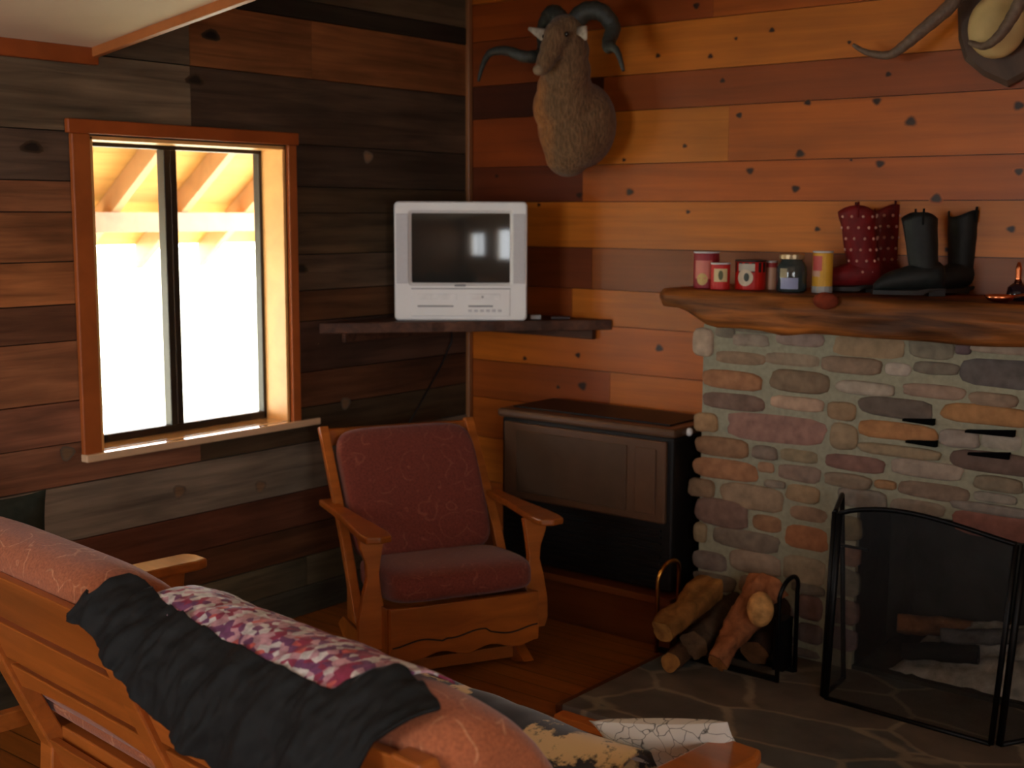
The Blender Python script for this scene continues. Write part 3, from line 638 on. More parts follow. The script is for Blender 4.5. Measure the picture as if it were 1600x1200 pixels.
# ---------------------------------------------------------------- mantel ornaments
MZ = 1.3365
def can(name, label, px, py, r, h, bands, cat='can', y=None, rim=(150, 148, 140), group=None):
    c = P(px, py, 2, MZ) if y is None else P(px, py, 1, y); t = thing(name, label, cat, (c.x, c.y, MZ), 0, group)
    b = MB(); b.lathe([(r*.97, 0), (r, .003), (r, h-.003), (r*.97, h)], col=bands[0]); b.build('can_body', M_paint, t, smooth=False)
    b = MB(); b.lathe([(r*.94, h), (r*1.02, h+.001), (r*1.02, h+.006), (r*.94, h+.006)], col=rim); b.build('lid', M_greyp if rim[0] > 100 else M_paint, t)
    return t, c
def patch(t, r, a0, a1, z0, z1, col, name, e=.0008, oval=False, M=None):
    """label piece wrapped on the can, angles in degrees, -90 = towards the room"""
    b = MB(); n = 14; vs = []; fs = []
    if oval:
        am, zm = (a0+a1)/2, (z0+z1)/2; vs = [(am, zm)]+[(am+(a1-a0)/2*math.cos(2*math.pi*k/24), zm+(z1-z0)/2*math.sin(2*math.pi*k/24)) for k in range(24)]
        fs = [(0, 1+k, 1+(k+1) % 24) for k in range(24)]
    else:
        for k in range(n+1): vs += [(a0+(a1-a0)*k/n, z0), (a0+(a1-a0)*k/n, z1)]
        fs = [(2*k, 2*k+2, 2*k+3, 2*k+1) for k in range(n)]
    b.add([((r+e)*math.cos(math.radians(a)), (r+e)*math.sin(math.radians(a)), z) for a, z in vs], fs, col); return b.build(name, M or M_paint, t, fixn=False)
VA = -58   # direction from the mantel to the middle of the room, degrees
t, c = can('coffee_can', 'tall dull red can with pink label at the left end of the mantel', 1103, 450, .045, .125, [(150, 34, 44)], rim=(120, 96, 80))
patch(t, .045, VA-60, VA+25, .035, .10, (206, 120, 104), 'label_band'); patch(t, .045, VA-45, VA+5, .012, .055, (196, 166, 100), 'label_picture', .0016, True)
t, c = can('spice_can', 'small red can with square cream label in front of the tall red can', 1125, 452, .034, .088, [(198, 40, 34)], rim=(170, 50, 40))
patch(t, .034, VA-42, VA+42, .028, .074, (214, 190, 140), 'label_panel'); patch(t, .034, VA-14, VA+14, .034, .068, (96, 100, 66), 'label_picture', .0016, True)
t, c = can('coffee_tin', 'wide red and black coffee tin with round cream label', 1172, 452, .054, .098, [(196, 30, 18)], rim=(24, 20, 18))
patch(t, .054, 0, 360, .062, .096, (22, 20, 18), 'black_band'); patch(t, .054, VA-52, VA+12, .066, .092, (196, 186, 168), 'lettering_band', .0014); patch(t, .054, VA-54, VA+6, .014, .072, (216, 200, 172), 'round_label', .0016, True); patch(t, .054, VA-28, VA-8, .030, .060, (60, 64, 54), 'label_picture', .0024, True)
t, c = can('tall_tin', 'narrow cream and red tin squeezed between the coffee tin and the glass jar', 1205, 452, .020, .095, [(216, 176, 148)], rim=(170, 60, 60))
patch(t, .020, 0, 360, .078, .094, (180, 60, 60), 'red_band')
c = P(1236, 456, 2, MZ); jr = thing('glass_jar', 'dark glass jar with a metal lid and pale blue label on the mantel', 'jar', (c.x, c.y, MZ))
b = MB(); b.lathe([(.046, 0), (.052, .006), (.052, .085), (.045, .102), (.038, .108), (.038, .116)]); m = plain('jar_glass', (52, 62, 62), .08, .8, 0, 20, .2); b.build('jar_body', m, jr, smooth=True)
b = MB(); b.lathe([(.042, .112), (.043, .114), (.043, .128), (.040, .131)]); b.build('lid', plain('jar_lid', (170, 146, 112), .35, .5, .6), jr, smooth=False)
patch(jr, .052, VA-48, VA+20, .012, .05, (150, 156, 190), 'paper_label', .001); patch(jr, .052, VA-52, VA-22, .05, .082, (150, 140, 110), 'label_side', .001)
t, c = can('drink_can', 'tall yellow drink can with a red patch, left of the red boots', 1284, 457, .034, .135, [(222, 166, 52)], rim=(190, 180, 150))
patch(t, .034, 0, 360, 0, .022, (170, 170, 168), 'silver_foot'); patch(t, .034, VA-75, VA-10, .075, .125, (206, 92, 84), 'red_patch'); patch(t, .034, VA-80, VA-20, .055, .09, (214, 168, 140), 'pale_patch', .0005)
# boots
def boot(label, px, py, hgt, lean, toe, mat, group, wid=.052, deco=None, solec=(20, 16, 14)):
    c = P(px, py, 2, MZ); t = thing('cowboy_boot', label, 'boot', (c.x, c.y, MZ), toe, group)      # +Y of the boot is the toe
    lv = Matrix.Rotation(-toe, 3, 'Z') @ Vector((lean, 0, 0))
    def ring(u, f=1., dz=0):
        z = .035+u*(hgt-.035); rx = wid*(.80+.26*u); ry = wid*(.88+.26*u)+(.012*(1-u*4) if u < .25 else 0); out = []
        for j in range(20):
            a = 2*math.pi*j/20; zz = z+((u-.75)*4*.012*math.cos(2*a) if u > .75 else 0)+dz
            w = 1+.06*nz(math.cos(a)*1.5+px, math.sin(a)*1.5, z*22)
            out.append(Vector((rx*f*w*math.cos(a), ry*f*w*math.sin(a), zz))+lv*u*1.0)
        return out
    rings = [ring(k/14) for k in range(15)]+[ring(1, .93, -.002), ring(.75, .9)]
    b = MB(); b.loft(rings); b.build('shaft', mat, t, smooth=True)
    b = MB(); rings = []
    for k in range(15):
        u = k/14; y = -.058+u*.225; w = (.036+.012*math.sin(math.pi*min(1, u*1.3)))*(1 if u < .6 else 1-((u-.6)/.4)**2*.6); h = .10 if u < .35 else .10-.052*((u-.35)/.65)
        if u > .8: h *= 1-((u-.8)/.2)**2*.5
        if u < .06: w *= .7; h *= .85
        rings.append([Vector((w*math.cos(2*math.pi*j/16), y, .016+h*.48+h*.48*math.sin(2*math.pi*j/16))) for j in range(16)])
    b.loft(rings); b.build('foot', mat, t, smooth=True)
    b = MB(); pts = []
    for k in range(13):
        u = k/12; w = (.038+.012*math.sin(math.pi*min(1, u*1.3)))*(1 if u < .6 else 1-((u-.6)/.4)**2*.6); pts.append((w, -.058+u*.23))
    ol = [(w, y) for w, y in pts]+[(-w, y) for w, y in reversed(pts)]
    b.loft([[Vector((x, y, .004 if y > .0 else .02)) for x, y in ol], [Vector((x, y, .018 if y > .0 else .026)) for x, y in ol]], solec); b.box(-.03, .03, -.058, -.005, 0, .024, solec); b.build('sole', plain('sole', (30, 22, 18), .6), t)
    for s_ in (-1, 1):
        b = MB(); b.tube([Vector((s_*wid*1.04, 0, hgt-.03))+lv, Vector((s_*wid*1.10, 0, hgt+.022))+lv, Vector((s_*wid*.96, 0, hgt-.01))+lv], .004, 6)
        b.build('pull_strap', mat, t, smooth=True)
    if deco:
        m_ = plain('stud', deco, .5)
        for k in range(6):
            for j in range(5):
                a = -2.4+toe*-1+.62*(j+.5*(k % 2)); u = .14+k*.15; z = .035+u*(hgt-.035); rx = wid*(.80+.26*u); ry = wid*(.88+.26*u)+(.012*(1-u*4) if u < .25 else 0)
                b = MB(); b.ell(Vector((rx*math.cos(a), ry*math.sin(a), z))+lv*u, (.0055, .0055, .0055), n=6, m=4); b.build('white_stud', m_, t, smooth=True)
    return t
TR_ = math.radians
boot('red cowboy boot, the left one of the red pair, shaft leaning left', 1349, 456, .285, -.035, TR_(118), M_leather_red, 'red cowboy boots', .055, (206, 150, 130))
boot('red cowboy boot standing upright beside the black boots', 1387, 453, .29, -.008, TR_(140), M_leather_red, 'red cowboy boots', .044, (206, 150, 130))
boot('black cowboy boot next to the red boots, toe pointing left', 1445, 462, .262, -.03, TR_(125), M_leather_black, 'black cowboy boots', .05)
boot('black cowboy boot farthest right of the four boots', 1500, 458, .27, .0, TR_(160), M_leather_black, 'black cowboy boots', .048)
# copper ornament at the right
c = P(1562, 472, 2, MZ); t = thing('copper_ornament', 'shiny copper dish at the right end of the mantel', 'ornament', (c.x, c.y, MZ))
M_cop = plain('copper', (220, 130, 84), .25, .5, 1, 30, .1)
b = MB(); b.lathe([(.02, 0), (.036, .006), (.046, .02), (.04, .022), (.02, .012)], caps=True); b.build('bowl', M_cop, t, smooth=True)
b = MB(); b.tube([(.04, 0, .018), (.075, 0, .026)], .005, 6); b.build('handle', M_cop, t)
c = P(1586, 470, 2, MZ); t = thing('oil_lamp', 'small dark oil lamp with copper neck beside the copper dish', 'lamp', (c.x, c.y+.02, MZ))
b = MB(); b.lathe([(.03, 0), (.034, .01), (.03, .04), (.014, .055)]); b.build('font', plain('dark_glass', (34, 20, 28), .15, .6), t, smooth=True)
b = MB(); b.lathe([(.012, .055), (.009, .07), (.009, .10), (.005, .118), (.002, .12)]); b.build('neck', M_cop, t, smooth=True)
# ---------------------------------------------------------------- ram shoulder mount
rm = thing('ram_head_mount', 'stuffed ram head and shoulders with curling dark horns on the pine wall', 'taxidermy mount', (-3.12, YB-.003, 1.95)); R0 = Vector((-3.12, YB-.003, 1.95))
def path_ell(b, pts, col=(255, 255, 255)):
    for (x, y, z, rx, ry, rz_) in pts: b.ell(Vector((x, y, z))-R0, (rx, ry, rz_), n=20, m=14)
b = MB()
path_ell(b, [(-3.10, 4.28, 1.955, .165, .07, .175), (-3.07, 4.20, 1.95, .175, .12, .175), (-3.06, 4.17, 1.90, .14, .12, .13), (-3.08, 4.16, 1.835, .095, .09, .09), (-3.085, 4.15, 2.02, .14, .12, .13), (-3.07, 4.12, 2.09, .115, .10, .10), (-3.04, 4.09, 2.15, .10, .09, .09), (-3.02, 4.07, 2.22, .088, .08, .08), (-3.005, 4.055, 2.28, .074, .07, .065), (-3.0, 4.03, 2.31, .066, .06, .045),
             (-3.01, 3.99, 2.27, .055, .052, .06), (-3.022, 3.97, 2.225, .046, .044, .05), (-3.035, 3.955, 2.18, .039, .036, .042), (-3.045, 3.945, 2.15, .033, .030, .03)])
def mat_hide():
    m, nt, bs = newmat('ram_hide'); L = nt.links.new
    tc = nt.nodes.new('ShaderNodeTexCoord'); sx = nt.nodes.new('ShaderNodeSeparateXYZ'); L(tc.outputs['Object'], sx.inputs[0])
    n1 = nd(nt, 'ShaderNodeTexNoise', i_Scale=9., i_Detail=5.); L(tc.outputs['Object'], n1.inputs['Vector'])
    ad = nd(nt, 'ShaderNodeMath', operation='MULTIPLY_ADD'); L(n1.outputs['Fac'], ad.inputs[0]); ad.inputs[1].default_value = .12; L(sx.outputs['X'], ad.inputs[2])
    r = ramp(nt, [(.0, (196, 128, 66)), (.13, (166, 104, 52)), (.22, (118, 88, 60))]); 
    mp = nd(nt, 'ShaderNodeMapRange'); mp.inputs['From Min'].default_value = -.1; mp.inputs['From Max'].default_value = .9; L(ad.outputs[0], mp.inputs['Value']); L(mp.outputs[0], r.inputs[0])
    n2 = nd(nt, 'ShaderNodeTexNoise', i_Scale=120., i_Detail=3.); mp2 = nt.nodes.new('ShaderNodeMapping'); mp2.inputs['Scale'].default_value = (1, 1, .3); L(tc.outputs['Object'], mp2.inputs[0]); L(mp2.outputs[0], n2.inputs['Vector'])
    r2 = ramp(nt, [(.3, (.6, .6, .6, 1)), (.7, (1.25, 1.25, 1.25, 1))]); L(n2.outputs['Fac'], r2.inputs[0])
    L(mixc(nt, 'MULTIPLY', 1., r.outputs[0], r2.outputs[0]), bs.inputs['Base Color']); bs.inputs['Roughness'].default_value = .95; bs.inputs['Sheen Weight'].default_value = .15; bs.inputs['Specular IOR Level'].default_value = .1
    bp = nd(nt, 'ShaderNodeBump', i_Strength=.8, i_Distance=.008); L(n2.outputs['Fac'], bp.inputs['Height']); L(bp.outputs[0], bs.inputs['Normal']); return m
M_hide = mat_hide()
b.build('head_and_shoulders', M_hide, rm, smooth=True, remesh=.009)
b = MB(); b.ell(Vector((-3.05, 3.928, 2.142))-R0, (.024, .020, .022)); b.build('muzzle', plain('pale_muzzle', (140, 116, 90), .9, .1, 0, 60, .2), rm, smooth=True)['label'] = 'pale whitish muzzle'
for s, ex in ((-1, -3.060), (1, -2.955)):
    b = MB(); b.ell(Vector((ex, 3.975, 2.27))-R0, (.009, .009, .010), n=10, m=8); b.build('eye', plain('glass_eye', (12, 8, 6), .1, .8), rm, smooth=True)
for pts, lab in (([(-3.05, 4.03, 2.29), (-3.10, 4.01, 2.285), (-3.15, 3.99, 2.31)], 'pale left ear'), ([(-2.95, 4.03, 2.29), (-2.90, 4.01, 2.28), (-2.875, 3.99, 2.245)], 'pale right ear')):
    b = MB(); b.tube([Vector(p)-R0 for p in pts], [.014, .024, .006], 10, sq=.4, up=(0, 1, 0)); b.build('ear', plain('ear_fur', (176, 160, 140), .9, .1, 0, 60, .25), rm, smooth=True)
def smoothpath(pts, n=6):
    out = []; P_ = [Vector(p) for p in pts]
    for i in range(len(P_)-1):
        a, b_, c_, d_ = P_[max(i-1, 0)], P_[i], P_[i+1], P_[min(i+2, len(P_)-1)]
        for k in range(n):
            t = k/n; out.append(.5*((2*b_)+(c_-a)*t+(2*a-5*b_+4*c_-d_)*t*t+(3*b_-a-3*c_+d_)*t**3))
    return out+[P_[-1]]
def horn(par, pts, r0, r1, org, col=(58, 58, 50), name='horn', sq=1):
    q_ = smoothpath(pts); n = len(q_); b = MB(); b.tube([p-org for p in q_], [(r0+(r1-r0)*(i/(n-1))**1.5)*(1+.05*math.sin(i*2.1)) for i in range(n)], 12, col, sq=sq); return b.build(name, M_horn, par, smooth=True)
horn(rm, [(-3.03, 4.05, 2.32), (-3.07, 4.06, 2.36), (-3.12, 4.09, 2.365), (-3.17, 4.12, 2.32), (-3.17, 4.12, 2.26), (-3.14, 4.06, 2.215), (-3.17, 3.99, 2.205), (-3.24, 3.97, 2.23), (-3.32, 3.97, 2.23), (-3.37, 3.98, 2.19), (-3.40, 3.985, 2.125)], .038, .006, R0)
horn(rm, [(-2.98, 4.05, 2.32), (-2.93, 4.06, 2.36), (-2.87, 4.08, 2.355), (-2.832, 4.10, 2.30), (-2.825, 4.07, 2.25), (-2.80, 4.03, 2.215), (-2.765, 4.0, 2.212), (-2.73, 3.99, 2.185), (-2.705, 3.99, 2.12)], .038, .006, R0)
# ---------------------------------------------------------------- horned skull plaque
sk = thing('horned_skull_plaque', 'dark wooden shield plaque holding a pale skull cap and long curved horns', 'trophy plaque', (-1.42, YB-.003, 2.2)); K0 = Vector((-1.42, YB-.003, 2.2))
ol = [(-.17, .30), (-.19, .12), (-.18, -.02), (-.155, -.09), (-.09, -.145), (-.01, -.185), (.08, -.14), (.16, -.08), (.19, .0), (.19, .12), (.17, .30), (0, .34)]
b = MB(); b.loft([[Vector((x, 0, z)) for x, z in ol], [Vector((x, -.02, z)) for x, z in ol], [Vector((x*.92, -.03, z*.92+.005)) for x, z in ol]]); b.build('shield', wood('plaque_wood', (92, 66, 50), (8, 20, 8), .6, 1.2, .5, .4, .2, .3), sk, bevel=.004)
b = MB(); b.ell((-.035, -.075, .005), (.095, .06, .105), n=20, m=14); b.ell((.0, -.07, .12), (.08, .05, .08), n=20, m=14); b.build('skull_cap', plain('bone', (206, 178, 122), .6, .3, 0, 12, .12), sk, smooth=True, remesh=.01)
HC = (112, 92, 76)
horn(sk, [(-1.50, 4.27, 2.33), (-1.57, 4.24, 2.31), P(1482, 12, 1, 4.22), P(1440, 48, 1, 4.2), P(1412, 72, 1, 4.2), P(1388, 86, 1, 4.2), P(1355, 82, 1, 4.2), P(1333, 70, 1, 4.2)], .027, .006, K0, HC)
horn(sk, [(-1.34, 4.27, 2.34), P(1600, -8, 1, 4.16), P(1584, 22, 1, 4.15), P(1562, 55, 1, 4.15), P(1538, 72, 1, 4.17), P(1515, 66, 1, 4.19)], .024, .008, K0, HC)
# ---------------------------------------------------------------- rocking chair
CR = math.atan2(-.89, -.45)-math.pi/2+math.pi/2
fw = Vector((.89, -.45, 0)); crz = math.atan2(-fw.x, fw.y)
ch = thing('platform_rocker', 'wooden platform rocking chair with dark red cushions beside the window', 'rocking chair', (-2.8, 3.22, 0), crz)
XZ = lambda pts, x0, x1: [[Vector((x, y, z)) for y, z in pts] for x in (x0, x1)]
def prism_x(b, pts, x0, x1, col=(255, 255, 255)): b.loft(XZ(pts, x0, x1), col)
def prism_y(b, pts, y0, y1, col=(255, 255, 255)): b.loft([[Vector((x, y, z)) for x, z in pts] for y in (y0, y1)], col)
ap = [(-.276, .28)]+[(-.276+.552*i/24, .098+.010*math.cos(i/24*math.pi*6)+(.004 if 3 < i < 21 else 0)) for i in range(25)]+[(.276, .28)]
b = MB(); prism_y(b, ap, -.025, .0); apr = b.build('front_apron', M_oakd, ch, bevel=.004)
b = MB(); b.tube([(-.27+.54*i/30, .0015, .155+.009*math.cos(i/30*math.pi*5)+(.01 if 10 < i < 20 else 0)) for i in range(31)], .0028, 6, (30, 14, 6)); b.build('scroll_groove', M_paint, apr)
for s in (-1, 1):
    b = MB(); prism_x(b, [(-.03, .098), (-.03, .275), (-.5, .225), (-.5, .11)], s*.276-.0125*(1+s)-.0, s*.276+.0125*(1-s)); b.build('side_rail', M_oakd, ch, bevel=.003)
    post = [(-.045, .52), (.048, .52), (.040, .47), (.022, .42), (.018, .37), (.036, .30), (.050, .22), (.052, .15), (.040, .115), (-.035, .115), (-.045, .16), (-.045, .24), (-.032, .31), (-.024, .38), (-.034, .45)]
    b = MB(); prism_y(b, [(s*.306+s*x, z) for x, z in post], -.125, -.095); b.build('arm_post', M_oak, ch, bevel=.004)
    arm = [(-.045, .06), (.0, .075), (.045, .06), (.052, .0), (.045, -.12), (.034, -.25), (.030, -.40), (.030, -.56), (-.02, -.56), (-.026, -.4), (-.034, -.25), (-.046, -.12), (-.052, .0)]
    b = MB(); b.loft([[Vector((s*.318+x, y-.045, z)) for x, y in arm] for z in (.518, .542)]); b.build('armrest', M_oakd, ch, bevel=.006)
    b = MB(); prism_x(b, [(-.27, .16), (-.31, .16), (-.46, .42), (-.73, .79), (-.70, .80), (-.66, .74), (-.42, .42)], s*.297-.018, s*.297+.018); b.build('back_stile', M_oak, ch, bevel=.004)
    b = MB(); prism_x(b, [(.0, .03), (-.1, .0), (-.62, .0), (-.68, .03), (-.62, .075), (-.1, .075)], s*.24-.02, s*.24+.02); b.build('base_runner', M_oakd, ch, bevel=.004)
for y in (-.1, -.58):
    b = MB(); b.box(-.24, .24, y-.03, y+.0, .015, .06); b.build('base_stretcher', M_oakd, ch, bevel=.003)
b = MB(); b.box(-.22, .22, -.42, -.12, .075, .11, (40, 26, 16)); b.build('rocker_spring_mount', M_paint, ch)
b = MB(); b.box(-.29, .29, -.735, -.705, .72, .785); b.build('top_rail', M_oakd, ch, bevel=.006)
def pillow(b, cx, w, prof, n=26, puff=.9, ex=.25):
    rings = []; cy = sum(p[0] for p in prof)/len(prof); cz = sum(p[1] for p in prof)/len(prof)
    for i in range(n+1):
        u = i/n*2-1; a = math.sin(u*math.pi/2); k = (1-abs(a)**6)**ex if abs(a) < 1 else 0; k = max(k, .35)
        rings.append([Vector((cx+a*w, cy+(y-cy)*(1-(1-k)*.6), cz+(z-cz)*(1-(1-k)*.45))) for y, z in prof])
    b.loft(rings)
def rprof(c, hy, hz, ang, n=28, e=3.5):
    out = []
    for j in range(n):
        a = 2*math.pi*j/n; co, si = math.cos(a), math.sin(a); r = (abs(co)**e+abs(si)**e)**(-1/e); y, z = hy*r*co, hz*r*si
        out.append((c[0]+y*math.cos(ang)-z*math.sin(ang), c[1]+y*math.sin(ang)+z*math.cos(ang)))
    return out
b = MB(); pillow(b, 0, .262, rprof((-.215, .325), .245, .062, math.radians(5))); b.build('seat_cushion', M_chairfab, ch, smooth=True)
b = MB(); pillow(b, 0, .268, rprof((-.535, .565), .055, .262, math.radians(34))); b.build('back_cushion', M_chairfab, ch, smooth=True)
# ---------------------------------------------------------------- sofa seen from behind
SA = math.radians(-5.5)
sf = thing('sofa', 'long wood-framed sofa with rust coloured swirl cushions, its slatted back towards us', 'sofa', (-2.05, 1.41, 0), SA)
TH_ = math.radians(22)
def bk(z, dy=0): return -.02+(.78-z)*math.tan(TH_)+dy      # rear face of the reclined back at height z
def rail(z0, z1, x0, x1, t=.024, name='back_rail', arch=0, par=None):
    b = MB(); n = 14
    rings = []
    for i in range(n+1):
        u = i/n; x = x0+(x1-x0)*u; zl = z0+arch*(1-(2*u-1)**2) - arch*0
        rings.append([Vector((x, bk(zl), zl)), Vector((x, bk(zl)+t, zl)), Vector((x, bk(z1)+t, z1)), Vector((x, bk(z1), z1))])
    b.loft(rings); return b.build(name, M_oak, par or sf, bevel=.004)
XS = (-.86, -.135, .80)
for a, c in ((XS[0], XS[1]), (XS[1], XS[2])):
    rail(.655, .79, a, c); rail(.515, .635, a, c); rail(.425, .497, a, c, arch=.03); rail(.17, .275, a, c)
for x in XS:
    b = MB(); pts = [(bk(.78)-.012, .80), (bk(.78)+.03, .80), (bk(.5)+.03, .5), (bk(.25)+.05, .25), (bk(.25)+.06, .0), (bk(.25)-.02, .0), (bk(.25)-.005, .25), (bk(.5)-.016, .5), (bk(.68)-.02, .68)]
    prism_x(b, pts, x-.033, x+.033); b.build('back_stile', M_oak, sf, bevel=.006)
b = MB(); b.box(-1.0, .78, .22, .72, .24, .30); b.build('seat_deck', M_oak, sf, bevel=.004)
b = MB(); b.box(-1.05, .80, .70, .73, .14, .32); b.build('front_rail', M_oak, sf, bevel=.004)
for s, xc in ((-1, -1.10), (1, .837)):
    arm = [(-.055, .78), (-.02, .80), (.045, .80), (.058, .76), (.052, .5), (.042, .2), (.035, .0), (-.03, .0), (-.042, .2), (-.052, .5)]
    b = MB(); b.loft([[Vector((xc+x, y, z)) for x, y in arm] for z in (.555, .585)]); b.build('armrest', M_oak, sf, bevel=.008)
    b = MB(); prism_x(b, [(.66, .555), (.74, .555), (.725, .42), (.70, .30), (.72, .15), (.70, .0), (.64, .0), (.65, .2), (.64, .4)], xc-.02, xc+.02); b.build('front_leg', M_oak, sf, bevel=.005)
    b = MB(); b.box(xc-.018, xc+.018, .1, .68, .22, .27); b.build('side_rail', M_oak, sf, bevel=.004)
cprof = [(.30, .42), (.33, .55), (.30, .70), (.22, .80), (.15, .86), (.08, .884), (.015, .868), (-.012, .82), (.02, .75), (.075, .62), (.14, .47), (.18, .38), (.25, .37)]
cprof = [(y, z-.013) for y, z in cprof]
for cx, w in ((-.59, .44), (.37, .505)):
    b = MB(); pillow(b, cx, w, cprof, 34, ex=.3); b.build('back_cushion', M_fab, sf, smooth=True, sub=1)
for cx, w in ((-.59, .45), (.34, .45)):
    b = MB(); pillow(b, cx, w, rprof((.47, .37), .27, .065, 0)); b.build('seat_cushion', M_fab, sf, smooth=True)
# ---- jacket draped over the sofa back
prof = [(.30, .70), (.22, .80), (.15, .86), (.08, .885), (.01, .87), (-.05, .80), (-.07, .70), (-.07, .3)]
Ls = [0]
for i in range(1, len(prof)): Ls.append(Ls[-1]+math.hypot(prof[i][0]-prof[i-1][0], prof[i][1]-prof[i-1][1]))
def pf(t):
    for i in range(len(prof)-1):
        if t <= Ls[i+1] or i == len(prof)-2:
            k = (t-Ls[i])/(Ls[i+1]-Ls[i]); return Vector((0, prof[i][0]+(prof[i+1][0]-prof[i][0])*k, prof[i][1]+(prof[i+1][1]-prof[i][1])*k))
def lift(t):
    a = pf(max(0, t-.03)); c = pf(t+.03); d = (c-a); n = Vector((0, d.z, -d.y)).normalized()
    if n.z < 0 and t < .35: n = -n
    if t >= .35 and n.y > 0: n = -n
    return (a+pf(t)+c)/3, n
def itab(tab, x):
    if x <= tab[0][0]: return tab[0][1:]
    for p, q_ in zip(tab[:-1], tab[1:]):
        if x <= q_[0]:
            k = (x-p[0])/(q_[0]-p[0]); return tuple(p[i]+(q_[i]-p[i])*k for i in range(1, len(p)))
    return tab[-1][1:]
jk = thing('draped_jacket', 'black leather jacket with floral lining draped over the sofa back', 'jacket', (-2.05, 1.41, .3), SA); J0 = Vector((0, 0, .3))
tb = [(-.196, .448, .456), (-.17, .392, .458), (-.145, .40, .458), (-.111, .337, .463), (-.075, .325, .47), (-.037, .332, .480), (.026, .35, .52), (.157, .366, .55), (.258, .373, .565), (.406, .379, .60), (.509, .383, .64), (.60, .384, .66), (.65, .335, .66), (.70, .308, .53), (.742, .314, .43), (.789, .328, .385), (.812, .340, .346)]
def jf(x, t, off=.012, amp=.017):
    p, n = lift(t); fold = amp*(nz(x*9, t*5, 4)+.7*nz(x*22+t*14, t*9, 9)+.35*nz(x*55+t*20, t*30, 2))+amp*.5*math.sin(x*34+nz(x*3, t*3, 2)*4)*max(0, min(1, (t-.40)*6))
    fold = max(fold, -.006+.1*fold); return Vector((x, 0, -.018))+p+n*(off*.6+fold+.006)-J0
def jgrid(u, v):
    x = -.196+1.008*u; t0, t1 = itab(tb, x); t = t0+(t1-t0)*v
    return jf(x+.012*nz(t*30, 2, 5)*(1-u)**4, t+.004*nz(x*20, v*3, 1)+.018*nz(x*11, 3, 7)*v**3, .012+.03*math.exp(-((x+.13)/.06)**2)*(1-v))
b = MB(); b.grid(jgrid, 200, 90); b.build('leather_shell', plain('black_jacket', (20, 21, 21), .75, .25, 0, 26, .3, .5), jk, smooth=True, solid=.006, fixn=False)
def mat_floral():
    m, nt, bs = newmat('floral_lining'); L = nt.links.new; co = coords(nt, (1, 1, 1), False)
    v = nd(nt, 'ShaderNodeTexVoronoi', i_Scale=64.); L(co, v.inputs['Vector'])
    r = ramp(nt, [(0, (150, 54, 84)), (.3, (196, 150, 160)), (.5, (214, 208, 206)), (.68, (120, 70, 110)), (.85, (200, 96, 92)), (1, (70, 74, 92))], 'CONSTANT'); L(v.outputs['Color'], r.inputs[0])
    n1 = nd(nt, 'ShaderNodeTexNoise', i_Scale=60., i_Detail=2.); L(co, n1.inputs['Vector']); r2 = ramp(nt, [(.35, (.65, .65, .65, 1)), (.65, (1.1, 1.1, 1.1, 1))]); L(n1.outputs['Fac'], r2.inputs[0])
    L(mixc(nt, 'MULTIPLY', 1., r.outputs[0], r2.outputs[0]), bs.inputs['Base Color']); bs.inputs['Roughness'].default_value = .6; return m
def lgrid(u, v):
    x = .0+.70*u; t0, t1 = itab(tb, x); t0 = t0+.02; tt = .20+.01*nz(x*8, 0, 3); t = tt+(t0-tt)*v
    return jf(x, t, .006, .006)
b = MB(); b.grid(lgrid, 80, 20); b.build('floral_lining', mat_floral(), jk, smooth=True, solid=.004, fixn=False)['label'] = 'pink and white floral lining'
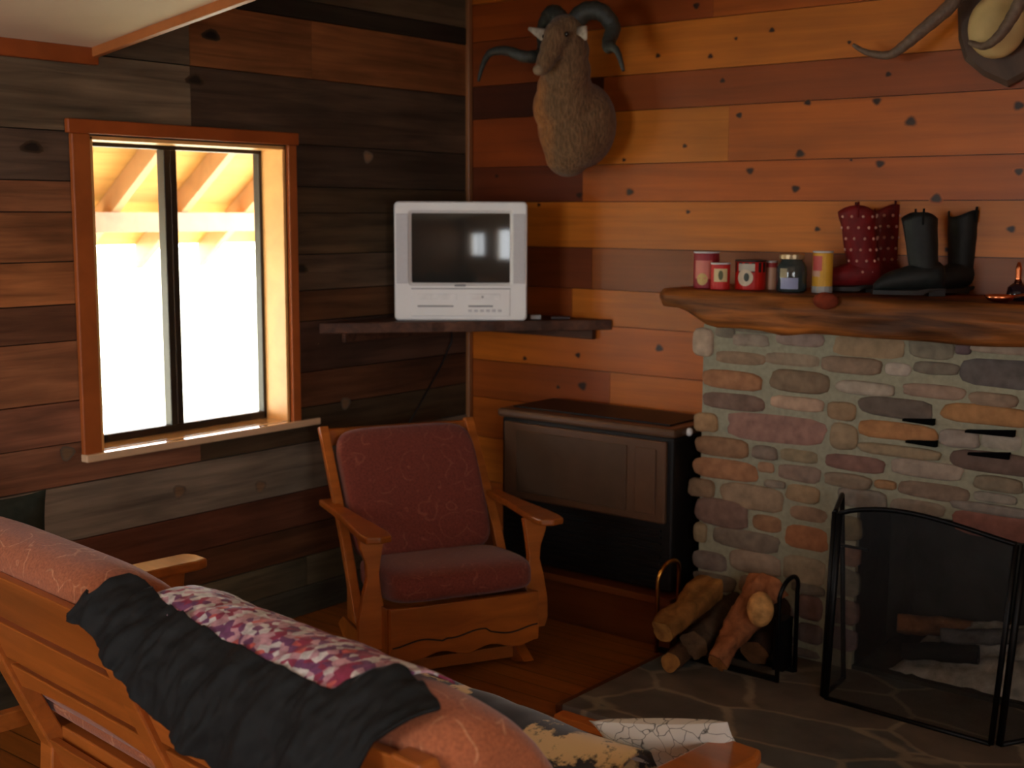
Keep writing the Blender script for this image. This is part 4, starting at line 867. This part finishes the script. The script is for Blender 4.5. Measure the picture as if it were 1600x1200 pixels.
# ---- hide throw and pillow on the sofa seat
def mat_cow():
    m, nt, bs = newmat('cream_black_throw'); L = nt.links.new; co = coords(nt, (1, 1, 1), False)
    n1 = nd(nt, 'ShaderNodeTexNoise', i_Scale=5.5, i_Detail=6., i_Roughness=.6); L(co, n1.inputs['Vector'])
    r = ramp(nt, [(.49, (222, 186, 128)), (.52, (34, 28, 26))]); L(n1.outputs['Fac'], r.inputs[0]); L(r.outputs[0], bs.inputs['Base Color']); bs.inputs['Roughness'].default_value = .9; bs.inputs['Sheen Weight'].default_value = .3; return m
so_ = Vector((-2.05, 1.41, 0))
b = MB()
def tg(u, v):
    x = -.05+.72*u; s = v*.62; y = .40+s if s < .34 else .74+.02*math.sin((s-.34)*3)
    z = .50 if s < .32 else .50-(s-.32)*.9
    return Vector((x-.3, y-.5+.02*nz(x*5, 1, 1), z-.45+.008+.012*abs(nz(x*7, s*7, 3))+.035*math.exp(-((s-.27)/.07)**2)))
b.grid(tg, 50, 40); t = tag(b.build('hide_throw', mat_cow(), None, smooth=True, solid=.01, fixn=False), 'cream and black patterned throw spread over the sofa seat front', 'throw blanket')
Msf = Matrix.Translation((-2.05, 1.41, 0)) @ Matrix.Rotation(SA, 4, 'Z'); t.location = Msf @ Vector((.3, .5, .45)); t.rotation_euler.z = SA
def mat_vine():
    m, nt, bs = newmat('white_vine_cloth'); L = nt.links.new; co = coords(nt, (1, 1, 1), False)
    nn = nd(nt, 'ShaderNodeTexNoise', i_Scale=9., i_Detail=3.); L(co, nn.inputs['Vector']); mv = mixc(nt, 'ADD', .15, co, nn.outputs['Color'])
    v = nd(nt, 'ShaderNodeTexVoronoi', feature='DISTANCE_TO_EDGE', i_Scale=24.); L(mv, v.inputs['Vector'])
    r = ramp(nt, [(.0, (70, 72, 68)), (.035, (216, 212, 202))]); L(v.outputs['Distance'], r.inputs[0]); L(r.outputs[0], bs.inputs['Base Color']); bs.inputs['Roughness'].default_value = .85; return m
b = MB()
def cushion(b, w, h, t, n=22):
    for sgn in (1, -1):
        b.grid(lambda u, v: Vector(((u-.5)*2*w*(1-.10*(4*v*(1-v))), sgn*t*max(0, (4*u*(1-u))*(4*v*(1-v)))**.45, (v-.5)*2*h*(1-.10*(4*u*(1-u))))), n, n)
cushion(b, .155, .115, .045)
t = tag(b.build('throw_pillow', mat_vine(), None, smooth=True), 'white throw pillow with thin dark vine pattern against the right sofa arm', 'pillow')
t.location = Msf @ Vector((.685, .80, .515)); t.rotation_euler = (math.radians(38), math.radians(-12), SA+math.radians(12))

# dark pillow leaning behind the far arm of the sofa
b = MB(); cushion(b, .13, .14, .045)
t = tag(b.build('dark_pillow', plain('dark_green_cloth', (44, 46, 38), .9, .1, 0, 40, .2), None, smooth=True), 'dark green pillow standing on the left sofa arm beside the barn-board wall', 'pillow')
t.location = Msf @ Vector((-1.13, .215, .712)); t.rotation_euler = (math.radians(-8), 0, SA+math.radians(80))
